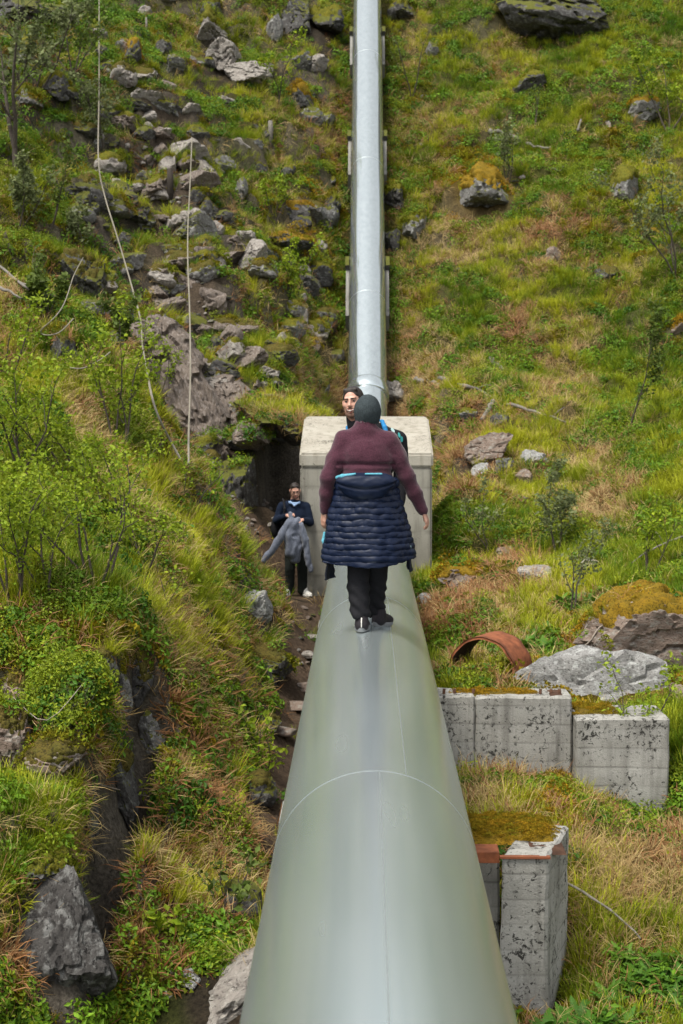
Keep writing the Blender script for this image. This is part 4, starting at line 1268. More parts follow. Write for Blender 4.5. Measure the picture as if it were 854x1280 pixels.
# wooden stake and small posts
def stake(px, py0, py1, r, mat, name, label):
    loc, nor = hit(px, py1)
    top = W(px, py0, loc.y)
    b = Builder()
    b.tube([Vector((0, 0, -0.3)), Vector((0.01, 0, (top.z - loc.z) * 0.5)), Vector((0.0, 0.02, top.z - loc.z))], [r, r * 1.05, r * 0.92], 8)
    b.tube([Vector((0.0, 0.02, top.z - loc.z)), Vector((0.0, 0.02, top.z - loc.z + 0.012))], [r * 0.9, r * 0.5], 8)
    link(name, b.mesh(name, M[mat]), None, loc, label, 'post')
stake(212.5, 211, 242, 0.085, 'wood_dark', 'wooden_stake', 'dark wooden stake in front of the large pale cracked boulder')
stake(338, 151, 172, 0.07, 'wood_grey', 'wooden_post', 'short grey post stump on the mossy rib near the steep pipe')
stake(183, 22, 40, 0.035, 'wood_grey', 'wooden_post', 'thin pale stick upright beside the rusty moss cap near the tall rope')

# ropes: hung down the rock, clear of the ground
def rope(name, pts, r, label, lift):
    P = []
    for px, py, dd in pts:
        loc, nor = hit(px, py)
        P.append(W(px, py, loc.y - dd))
    P = smooth_path(P, 8)
    # the rope lies in front of the ground and the rocks wherever the slope bulges
    E_c = np.array([tuple(e[0]) for e in KEEP_OUT]); E_r = np.array([e[1:] for e in KEEP_OUT])
    for i, p in enumerate(P):
        v = (p - CAM_POS); u = v.normalized()
        lc, nn, ii, dd = BVH.ray_cast(CAM_POS, u)
        best = v.length
        if lc is not None:
            best = min(best, dd - 0.55)
        o_ = (np.array(CAM_POS) - E_c) / E_r; q_ = np.array(u)[None] / E_r
        A_ = (q_ * q_).sum(1); B_ = (o_ * q_).sum(1); C_ = (o_ * o_).sum(1) - 1
        disc = B_ * B_ - A_ * C_
        t_ = np.where(disc > 0, (-B_ - np.sqrt(np.maximum(disc, 0))) / A_, 1e9)
        t_ = t_[(t_ > best - 3.0)]
        if len(t_):
            best = min(best, t_.min() - 0.12)
        P[i] = CAM_POS + u * best
    # between the points where it touches, it hangs free
    dist = [(p - CAM_POS).length for p in P]
    for i in range(len(P)):
        w_ = [dist[j] + 0.05 * abs(i - j) for j in range(max(0, i - 6), min(len(P), i + 7))]
        P[i] = CAM_POS + (P[i] - CAM_POS).normalized() * min(w_)
    for _ in range(3):
        P = [P[0]] + [(P[i - 1] + P[i] * 2 + P[i + 1]) / 4 for i in range(1, len(P) - 1)] + [P[-1]]
    o0 = P[0].copy()
    b = Builder()
    b.tube([p - o0 for p in P], r, 6)
    link(name, b.mesh(name, M['rope']), None, o0, label, 'rope')
rope('climbing_rope', [(124, -60, 0.3), (124, 0, 0.3), (124, 60, 0.4), (124, 120, 0.5), (123, 200, 0.4), (131, 245, 0.3), (148, 300, 0.3), (166, 362, 0.3), (176, 400, 0.25), (178, 430, 0.7), (186, 476, 1.2), (194, 510, 0.9), (210, 545, 0.4), (226, 574, 0.2)],
     0.016, 'long tan rope hanging down the bank from the top of the picture', 0.1)
rope('climbing_rope', [(240, 172, 0.25), (239, 200, 0.5), (237, 245, 0.5), (235, 285, 0.4), (235, 330, 1.0), (237, 380, 1.9), (238, 430, 2.6), (238, 480, 2.8), (236, 540, 2.3), (236, 580, 1.2)],
     0.015, 'pale straight rope hanging over the steep bare rock face', 0.1)
rope('rope_loop', [(104, 322, 0.5), (92, 345, 0.9), (78, 385, 0.9), (50, 415, 0.4), (72, 417, 0.5), (92, 398, 0.9)], 0.008, 'thin slack rope loop hanging from the undercut rock on the crest of the bank', 0.1)
rope('rope_loop', [(75, 456, 0.1), (100, 461, 0.1), (122, 452, 0.15), (138, 440, 0.15)], 0.008, 'thin slack rope lying in the grass just under the crest of the bank', 0.05)
# ------------------------------------------------------------------ planting materials
def leaf_mat(name, c1, c2, inst=True, trans=0.25, rough=0.55):
    m, nt, b = new_mat(name)
    a = nt.nodes.new('ShaderNodeAttribute')
    a.attribute_name = 'tint'
    a.attribute_type = 'INSTANCER' if inst else 'GEOMETRY'
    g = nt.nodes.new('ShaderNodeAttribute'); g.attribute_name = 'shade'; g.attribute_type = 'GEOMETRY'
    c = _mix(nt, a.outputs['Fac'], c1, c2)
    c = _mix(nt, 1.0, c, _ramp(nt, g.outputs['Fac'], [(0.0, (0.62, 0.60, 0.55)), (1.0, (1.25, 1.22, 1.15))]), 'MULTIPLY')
    nt.links.new(c, b.inputs['Base Color'])
    b.inputs['Roughness'].default_value = rough
    b.inputs['Specular IOR Level'].default_value = 0.2
    t = nt.nodes.new('ShaderNodeBsdfTranslucent')
    nt.links.new(c, t.inputs[0])
    mx = nt.nodes.new('ShaderNodeMixShader')
    mx.inputs[0].default_value = trans
    nt.links.new(b.outputs[0], mx.inputs[1]); nt.links.new(t.outputs[0], mx.inputs[2])
    nt.links.new(mx.outputs[0], nt.nodes['Material Output'].inputs[0])
    return m
M['grass'] = leaf_mat('grass_blades', (0.085, 0.175, 0.005), (0.42, 0.44, 0.022))
M['straw'] = leaf_mat('straw_blades', (0.27, 0.18, 0.07), (0.56, 0.44, 0.21), True, 0.2)
M['bracken'] = leaf_mat('dead_bracken', (0.15, 0.060, 0.020), (0.32, 0.17, 0.075), True, 0.15)
M['mossy'] = leaf_mat('moss_tips', (0.12, 0.15, 0.007), (0.31, 0.19, 0.010), True, 0.15, 0.9)
M['leafy'] = leaf_mat('ground_leaves', (0.030, 0.095, 0.006), (0.14, 0.26, 0.014))
M['fern'] = leaf_mat('fern_fronds', (0.055, 0.15, 0.014), (0.12, 0.23, 0.024))
M['bilberry'] = leaf_mat('bilberry_leaves', (0.09, 0.15, 0.006), (0.24, 0.30, 0.014))

# ------------------------------------------------------------------ tuft meshes
def attr(me, name, vals):
    a = me.attributes.new(name, 'FLOAT', 'POINT')
    a.data.foreach_set('value', np.asarray(vals, dtype=np.float32))

def blade_tuft(seed, n, lmin, lmax, spread, lean, droop, width, segs=3):
    rg = np.random.default_rng(seed)
    V, F, S = [], [], []
    for _ in range(n):
        a = rg.uniform(0, 2 * pi); r = spread * math.sqrt(rg.uniform())
        base = np.array([r * cos(a), r * sin(a), -0.03])
        L = rg.uniform(lmin, lmax)
        d = a + rg.normal() * 0.7
        le = abs(rg.normal(lean, lean * 0.5))
        out = np.array([cos(d), sin(d), 0])
        sd = np.array([-sin(d), cos(d), 0])
        w = width * rg.uniform(0.6, 1.2)
        o = len(V); sh = rg.uniform(0, 1)
        p = base.copy()
        for k in range(segs + 1):
            t = k / segs
            if k == segs:
                V.append(p)
                S.append(min(1, sh + 0.15))
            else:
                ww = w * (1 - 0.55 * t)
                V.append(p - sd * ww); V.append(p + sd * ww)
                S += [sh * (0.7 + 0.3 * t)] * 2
            ang = le + droop * t * t * 1.5 + droop * 0.3 * t
            p = p + (out * sin(ang) + np.array([0, 0, 1]) * cos(ang)) * L / segs
        for k in range(segs - 1):
            q = o + 2 * k
            F.append((q, q + 1, q + 3)); F.append((q, q + 3, q + 2))
        q = o + 2 * (segs - 1)
        F.append((q, q + 1, q + 2))
    return np.array(V), np.array(F), np.array(S)

def leaf_cloud(seed, n, rx, rz, size, flat=0.5, stalk=False):
    rg = np.random.default_rng(seed)
    V, F, S = [], [], []
    for _ in range(n):
        u = rg.normal(size=3); u /= np.linalg.norm(u)
        u[2] = abs(u[2])
        c = u * np.array([rx, rx, rz]) * rg.uniform(0.45, 1.0) ** 0.5
        nrm = u * 0.6 + rg.normal(size=3) * flat + np.array([0, 0, 0.5]); nrm /= np.linalg.norm(nrm)
        t = np.cross(nrm, rg.normal(size=3)); t /= np.linalg.norm(t) + 1e-9
        b = np.cross(nrm, t)
        s = size * rg.uniform(0.6, 1.25)
        o = len(V); sh = rg.uniform(0, 1)
        V += [c - t * s, c + b * s * 0.48 + nrm * s * 0.12, c + t * s, c - b * s * 0.48 + nrm * s * 0.12]
        S += [sh] * 4
        F += [(o, o + 1, o + 2), (o, o + 2, o + 3)]
    return np.array(V), np.array(F), np.array(S)

def moss_tuft(seed, n, r, h):
    rg = np.random.default_rng(seed)
    V, F, S = [], [], []
    lob = rg.normal(size=(5, 2)) * r * 0.55
    for _ in range(n):
        l = lob[rg.integers(5)]
        a = rg.uniform(0, 2 * pi); q = r * 0.62 * math.sqrt(rg.uniform())
        x, y = l[0] + q * cos(a), l[1] + q * sin(a)
        z = h * max(0.0, 1 - (q / (r * 0.62)) ** 2) * 0.8 - 0.015
        c = np.array([x, y, z])
        u = np.array([cos(a) * q / r, sin(a) * q / r, 0.7]) + rg.normal(size=3) * 0.35; u /= np.linalg.norm(u)
        s = r * rg.uniform(0.07, 0.17)
        t = np.cross(u, rg.normal(size=3)); t /= np.linalg.norm(t) + 1e-9
        o = len(V); sh = rg.uniform(0, 1)
        V += [c - t * s * 0.6 - u * s * 0.4, c + t * s * 0.6 - u * s * 0.4, c + u * s * 0.9]
        S += [sh] * 3
        F.append((o, o + 1, o + 2))
    return np.array(V), np.array(F), np.array(S)

def fern_tuft(seed, n, L):
    rg = np.random.default_rng(seed)
    V, F, S = [], [], []
    for i in range(n):
        a = 2 * pi * i / n + rg.normal() * 0.35
        out = np.array([cos(a), sin(a), 0]); sd = np.array([-sin(a), cos(a), 0])
        p = np.array([0, 0, 0.0]); ang = rg.uniform(0.25, 0.6)
        LL = L * rg.uniform(0.7, 1.15); N = 9
        sh = rg.uniform(0.2, 1)
        for k in range(N):
            t = k / N
            d = out * sin(ang) + np.array([0, 0, 1]) * cos(ang)
            q = p + d * LL / N
            wd = LL * 0.34 * (1 - t) ** 0.8 * (0.45 + 0.55 * min(1, t * 5))
            for sgn in (-1, 1):
                o = len(V)
                tip = p + sd * sgn * wd + d * wd * 0.45 - np.array([0, 0, 0.12 * wd])
                V.extend([p, q, tip, p + (tip - p) * 0.5 + d * LL / N * 0.9])
                S.extend([sh, sh, min(1, sh + 0.2), sh])
                F.extend([(o, o + 3, o + 1), (o, o + 2, o + 3)])
            p = q; ang += 0.13
    return np.array(V), np.array(F), np.array(S)

PROTO = {}
def proto(kind, mat, gen):
    out = []
    for k, (V, F, S) in enumerate(gen):
        me = mesh_np(kind, V, F, M[mat], smooth=False)
        attr(me, 'shade', S)
        out.append(bpy.data.objects.new(kind + '_tuft', me))
    PROTO[kind] = out
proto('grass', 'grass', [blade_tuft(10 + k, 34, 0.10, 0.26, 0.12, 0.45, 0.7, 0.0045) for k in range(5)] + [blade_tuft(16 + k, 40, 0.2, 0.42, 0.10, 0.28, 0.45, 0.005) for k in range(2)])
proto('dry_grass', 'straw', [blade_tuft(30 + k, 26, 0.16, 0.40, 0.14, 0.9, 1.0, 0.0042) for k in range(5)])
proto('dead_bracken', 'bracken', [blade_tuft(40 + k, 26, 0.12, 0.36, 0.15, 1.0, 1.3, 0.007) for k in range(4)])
proto('moss', 'mossy', [moss_tuft(50 + k, 260, 0.15, 0.075) for k in range(4)])
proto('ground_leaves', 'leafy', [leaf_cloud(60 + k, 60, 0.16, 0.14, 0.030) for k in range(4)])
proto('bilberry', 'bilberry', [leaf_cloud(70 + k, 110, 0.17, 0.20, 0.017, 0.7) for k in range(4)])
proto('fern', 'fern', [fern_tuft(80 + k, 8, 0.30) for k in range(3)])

def scatter_group(kind):
    g = bpy.data.node_groups.new(kind + '_planting', 'GeometryNodeTree')
    g.interface.new_socket('Geometry', in_out='INPUT', socket_type='NodeSocketGeometry')
    g.interface.new_socket('Geometry', in_out='OUTPUT', socket_type='NodeSocketGeometry')
    gi = g.nodes.new('NodeGroupInput'); go = g.nodes.new('NodeGroupOutput')
    jn = g.nodes.new('GeometryNodeJoinGeometry')
    for o in reversed(PROTO[kind]):
        oi = g.nodes.new('GeometryNodeObjectInfo'); oi.inputs['Object'].default_value = o
        ti = g.nodes.new('GeometryNodeGeometryToInstance')
        g.links.new(oi.outputs['Geometry'], ti.inputs[0]); g.links.new(ti.outputs[0], jn.inputs[0])
    ip = g.nodes.new('GeometryNodeInstanceOnPoints')
    ip.inputs['Pick Instance'].default_value = True
    def na(name, typ):
        n = g.nodes.new('GeometryNodeInputNamedAttribute'); n.data_type = typ; n.inputs[0].default_value = name
        return [o for o in n.outputs if o.enabled and o.name == 'Attribute'][0]
    g.links.new(gi.outputs[0], ip.inputs['Points']); g.links.new(jn.outputs[0], ip.inputs['Instance'])
    g.links.new(na('idx', 'INT'), ip.inputs['Instance Index'])
    g.links.new(na('rot', 'FLOAT_VECTOR'), ip.inputs['Rotation'])
    g.links.new(na('scl', 'FLOAT_VECTOR'), ip.inputs['Scale'])
    g.links.new(ip.outputs[0], go.inputs[0])
    return g

# ------------------------------------------------------------------ where it grows
def sample_terrain(n, power=1.25):
    q = TF
    A, B, Cc, D = TV[q[:, 0]], TV[q[:, 1]], TV[q[:, 2]], TV[q[:, 3]]
    ctr = (A + B + Cc + D) / 4
    area = 0.5 * np.linalg.norm(np.cross(Cc - A, D - B), axis=1)
    px, py, z = project(ctr)
    w = area / np.maximum(z, 8) ** power
    w *= (px > -190) & (px < 1040) & (py > -120) & (py < 1400) & (ctr[:, 1] > 7)
    off = (px < -20) | (px > 874) | (py < -20) | (py > 1300)
    w = np.where(off, w * 0.45, w)
    w /= w.sum()
    f = RNG.choice(len(q), n, p=w)
    u, v = RNG.uniform(size=(2, n, 1))
    P = (A[f] * (1 - u) + B[f] * u) * (1 - v) + (D[f] * (1 - u) + Cc[f] * u) * v
    N = np.cross(Cc[f] - A[f], D[f] - B[f]); N /= np.linalg.norm(N, axis=1)[:, None]
    N[N[:, 2] < 0] *= -1
    return P, N

NPTS = 125000
SP, SN = sample_terrain(NPTS)
_cov = cover_at(SP)
_st_ = (SN[:, 2] < 0.58) & (RNG.uniform(size=NPTS) < 0.75)
_cov = np.where(_st_ & (np.abs(SP[:, 0]) > 1.0), ord('k'), _cov)
_px, _py, _pz = project(SP)
ok = np.ones(NPTS, bool)
for c, a, b, d in KEEP_OUT:
    e = ((SP[:, 0] - c.x) / a) ** 2 + ((SP[:, 1] - c.y) / b) ** 2 + ((SP[:, 2] - c.z) / d) ** 2
    ok &= e > 1
def _add_on_rocks():
    global SP, SN, _cov, ok, NPTS
    A = [a for a in PLANT_ON] + [(m, np.tile(np.array([[0, 0, 1.0]]), (len(m), 1)), ord('o')) for m in MOSS_PTS]
    SP = np.concatenate([SP] + [a[0] for a in A]); SN = np.concatenate([SN] + [a[1] for a in A])
    _cov = np.concatenate([_cov] + [np.full(len(a[0]), a[2]) for a in A])
    ok = np.concatenate([ok] + [np.ones(len(a[0]), bool) for a in A])
    NPTS = len(SP)
_add_on_rocks()
_px, _py, _pz = project(SP)
def keep_box(x0, x1, y0, y1, pad=0.02):
    global ok
    ok &= ~((SP[:, 0] > x0 - pad) & (SP[:, 0] < x1 + pad) & (SP[:, 1] > y0 - pad) & (SP[:, 1] < y1 + pad))
keep_box(-1.06, 1.0, 24.6, 27.95); _tops = SP[:, 2] > -1.60
_ok0 = ok.copy()
keep_box(0.9, 1.40, 10.9, 11.85); keep_box(0.3, 0.95, 11.3, 11.75)
keep_box(0.2, 1.9, 14.95, 15.45); keep_box(1.9, 2.82, 14.75, 15.5)
_nm = sum(len(m) for m in MOSS_PTS)
ok[-_nm:] = RNG.uniform(size=_nm) < 0.55
ok &= ~((np.abs(SP[:, 0]) < 0.62) & (SP[:, 1] > 34))                    # under the steep pipe
ok &= ~((np.abs(SP[:, 0] + 1.52) < 0.6) & (SP[:, 1] > 26.6) & (SP[:, 1] < 31.4) & (SP[:, 2] < 0.7))   # the hole
ok &= ~((np.abs(SP[:, 0] + 1.05) < 0.5) & (SP[:, 1] > 23.3) & (SP[:, 1] < 25.1))  # where the man stands
# letter -> (density, weights of grass, dry_grass, dead_bracken, moss, ground_leaves, bilberry, fern)
KINDS = ['grass', 'dry_grass', 'dead_bracken', 'moss', 'ground_leaves', 'bilberry', 'fern']
MIX = {'g': (1.0, (.66, .07, .01, .03, .17, .06, .0)), 'y': (0.95, (.53, .25, .07, .06, .06, .03, .00)), 's': (0.95, (.20, .52, .16, .06, .03, .03, .0)),
       'r': (0.85, (.14, .30, .42, .08, .04, .02, .0)), 'm': (0.85, (.30, .07, .05, .28, .11, .19, .0)), 'o': (0.75, (.14, .14, .08, .52, .04, .08, .0)),
       'd': (0.9, (.30, .06, .06, .12, .38, .08, .0)), 'l': (0.95, (.50, .10, .01, .08, .07, .24, .0)), 'k': (0.24, (.32, .16, .12, .18, .20, .02, .0)),
       'b': (0.14, (.35, .25, .1, .05, .25, .0, .0)), 'f': (1.0, (.30, .18, .08, .02, .12, .0, .30))}
kind_of = np.full(NPTS, -1)
ru = RNG.uniform(size=NPTS); rk = RNG.uniform(size=NPTS)
_clump = fbm(SP * np.array([1.5, 1.5, 1.5]), 3, 91)
for ch, (dens, wts) in MIX.items():
    sel = (_cov == ord(ch)) & ok & (ru < dens)
    cw = np.cumsum(np.array(wts) / sum(wts))
    # neighbouring tufts tend to be of one kind
    r_ = np.clip(rk[sel] * 0.45 + 0.55 * np.clip(_clump[sel] * 1.5 + 0.5, 0, 1), 0, 0.9999)
    r_ = np.argsort(np.argsort(r_)) / max(1, sel.sum())
    kind_of[sel] = np.searchsorted(cw, r_)
kind_of[(RNG.uniform(size=NPTS) < cleft(SP) * 1.2) & (SP[:, 1] < 16)] = -1
kind_of[-_nm:] = np.where(ok[-_nm:], 3, -1)
kind_of[(RNG.uniform(size=NPTS) < near_line(SP, PATH3, 0.46) * 0.97)] = -1
kind_of[(RNG.uniform(size=NPTS) < near_line(SP, GULLY3, 1.05) * 0.42)] = -1
LABELS = {'grass': ('green grass growing in tussocks all over the hillside', 'grass'), 'dry_grass': ('straw coloured dry grass matted over the slopes', 'dry grass'),
          'dead_bracken': ('rust brown dead bracken lying in heaps on the slopes', 'dead bracken'), 'moss': ('olive and orange moss cushions covering the rocky ground', 'moss'),
          'ground_leaves': ('dark green leafy plants growing in the gullies', 'ground plants'), 'bilberry': ('fine leaved light green bilberry cover on the banks', 'bilberry'),
          'fern': ('bright green feathery ferns and horsetails low on the slope', 'ferns')}
SIZE = {'grass': (0.5, 1.05), 'dry_grass': (0.55, 1.1), 'dead_bracken': (0.6, 1.15), 'moss': (0.6, 1.7), 'ground_leaves': (0.7, 1.4), 'bilberry': (0.7, 1.5), 'fern': (0.45, 0.95)}
UPRIGHT = {'grass': 0.6, 'dry_grass': 0.25, 'dead_bracken': 0.15, 'moss': 0.0, 'ground_leaves': 0.4, 'bilberry': 0.5, 'fern': 0.6}
for ki, kind in enumerate(KINDS):
    s = np.where(kind_of == ki)[0]
    P, N = SP[s], SN[s].copy()
    up = N * (1 - UPRIGHT[kind]) + np.array([0, 0, UPRIGHT[kind]])
    if kind in ('dry_grass', 'dead_bracken'):
        up += np.stack([0 * N[:, 0], -0.25 + 0 * N[:, 0], -0.12 + 0 * N[:, 0]], 1)   # lies downhill
    up += RNG.normal(size=up.shape) * 0.12
    up /= np.linalg.norm(up, axis=1)[:, None]
    sz = RNG.uniform(*SIZE[kind], len(s)) * np.where(s >= NPTS - _nm, 0.34, 1.0) * (0.62 + 0.0105 * np.clip(_pz[s], 10, 45) / 1.0)
    tint = np.clip(0.5 + 0.80 * fbm(P * 0.8, 3, 33 + ki) + 0.25 * RNG.normal(size=len(s)) * 0.8, 0, 1)
    cvs = _cov[s]
    if kind == 'grass':
        tint = np.clip(tint + np.where(cvs == ord('g'), -0.12, 0) + np.where(np.isin(cvs, [ord('s'), ord('r'), ord('y'), ord('o')]), 0.28, 0) + np.where(cvs == ord('d'), -0.3, 0), 0, 1)
        # long rushes in the wet grass
    if kind == 'moss':
        tint = np.clip(tint + np.where(cvs == ord('o'), 0.3, -0.35), 0, 1)
    me = bpy.data.meshes.new(kind)
    me.vertices.add(len(s)); me.vertices.foreach_set('co', P.astype(np.float32).ravel())
    ez = RNG.uniform(0, 2 * pi, len(s))
    rx = np.arcsin(np.clip(-up[:, 1], -1, 1)); ry = np.arctan2(up[:, 0], up[:, 2])
    # rotation that takes +Z to "up" after a random turn about Z
    eul = np.empty((len(s), 3), np.float32)
    for i in range(len(s)):
        q = Vector((0, 0, 1)).rotation_difference(Vector(up[i])) @ Quaternion((0, 0, 1), ez[i])
        eul[i] = q.to_euler()
    a = me.attributes.new('rot', 'FLOAT_VECTOR', 'POINT'); a.data.foreach_set('vector', eul.ravel())
    a = me.attributes.new('scl', 'FLOAT_VECTOR', 'POINT'); a.data.foreach_set('vector', np.stack([sz, sz, sz * RNG.uniform(0.8, 1.25, len(s))], 1).astype(np.float32).ravel())
    attr(me, 'tint', tint)
    a = me.attributes.new('idx', 'INT', 'POINT'); a.data.foreach_set('value', RNG.integers(0, len(PROTO[kind]), len(s)).astype(np.int32))
    o = link(kind, me, None, None, LABELS[kind][0], LABELS[kind][1], None, 'stuff')
    md = o.modifiers.new('planting', 'NODES'); md.node_group = scatter_group(kind)

# ------------------------------------------------------------------ shrubs and saplings: stem + crown, one by one
M['leaf_birch'] = leaf_mat('birch_leaves', (0.14, 0.23, 0.010), (0.30, 0.38, 0.025), False, 0.4)
M['leaf_willow'] = leaf_mat('willow_leaves', (0.11, 0.145, 0.055), (0.21, 0.245, 0.11), False, 0.35)
M['leaf_dark'] = leaf_mat('bush_leaves', (0.055, 0.095, 0.014), (0.12, 0.165, 0.03), False, 0.35)
def shrub(px, py, hpx, kind, nst, nleaf, label, seed, spread=0.45, lsize=0.022, lean=(0, 0), name=None, bare=0.25, dd=0.0, r0=None):
    loc, nor = hit(px, py)
    loc = loc + Vector((0, -dd, 0))
    d = loc.y
    H = hpx * d / FPX
    rg = random.Random(seed)
    t = empty(name or {'leaf_birch': 'birch_shrub', 'leaf_willow': 'willow_shrub', 'leaf_dark': 'leafy_bush'}[kind], loc, label, 'shrub')
    b = Builder()
    tips = []
    r0 = r0 or 0.006 + 0.008 * H
    def grow(p, dirv, L, r, depth):
        pts = [p.copy()]; q = p.copy(); dv = dirv.copy()
        n = 5
        for k in range(n):
            dv = (dv + Vector((rg.gauss(0, 0.16), rg.gauss(0, 0.16), rg.gauss(0.05, 0.10)))).normalized()
            q = q + dv * L / n
            pts.append(q.copy())
            f = (k + 1) / n
            if depth > 0 or f > bare:
                tips.append((q.copy(), 0.4 + 0.6 * f))
            if depth < 2 and f > 0.3 and rg.random() < (0.85 if depth == 0 else 0.5):
                side = Vector((rg.gauss(0, 1), rg.gauss(0, 1), rg.uniform(0.1, 0.9))).normalized()
                grow(q, (dv * 0.6 + side * 0.75).normalized(), L * rg.uniform(0.3, 0.5) * (1.15 - 0.4 * f), r * (1 - 0.6 * f) * 0.65, depth + 1)
        b.tube(pts, [max(0.0022, r * (1 - 0.75 * i / n)) for i in range(n + 1)], 5 if depth == 0 else 4, False)
    for s in range(nst):
        a = rg.uniform(0, 2 * pi)
        dv = Vector((cos(a) * spread * rg.uniform(0.3, 1) + lean[0], sin(a) * spread * rg.uniform(0.3, 1) + lean[1], 1)).normalized()
        grow(Vector((cos(a), sin(a), 0)) * 0.03 * nst / 3 + Vector((0, 0, -0.05)), dv, H * rg.uniform(0.65, 1.0), r0, 0)
    link('stem', b.mesh('stem', M['bark']), t)
    V, F, S, T = [], [], [], []
    rn = np.random.default_rng(seed)
    lsize *= 1.3
    for i in range(int(nleaf * 1.35)):
        p, f = tips[rn.integers(len(tips))]
        c = np.array(p) + rn.normal(size=3) * 0.055 * (0.5 + H * 0.35)
        nrm = rn.normal(size=3) * 0.7 + np.array([0, -0.2, 0.7]); nrm /= np.linalg.norm(nrm)
        tt = np.cross(nrm, rn.normal(size=3)); tt /= np.linalg.norm(tt) + 1e-9
        bb = np.cross(nrm, tt)
        s = lsize * rn.uniform(0.45, 1.45)
        o = len(V); sh = rn.uniform(0, 1); ti = np.clip(rn.normal(0.5, 0.3), 0, 1)
        V += [c - tt * s, c + bb * s * 0.62 + nrm * s * 0.15, c + tt * s, c - bb * s * 0.62 + nrm * s * 0.15]
        S += [sh] * 4; T += [ti] * 4
        F += [(o, o + 1, o + 2), (o, o + 2, o + 3)]
    me = mesh_np('crown', np.array(V), np.array(F), M[kind], False)
    attr(me, 'shade', S); attr(me, 'tint', T)
    link('crown', me, t)
    return t
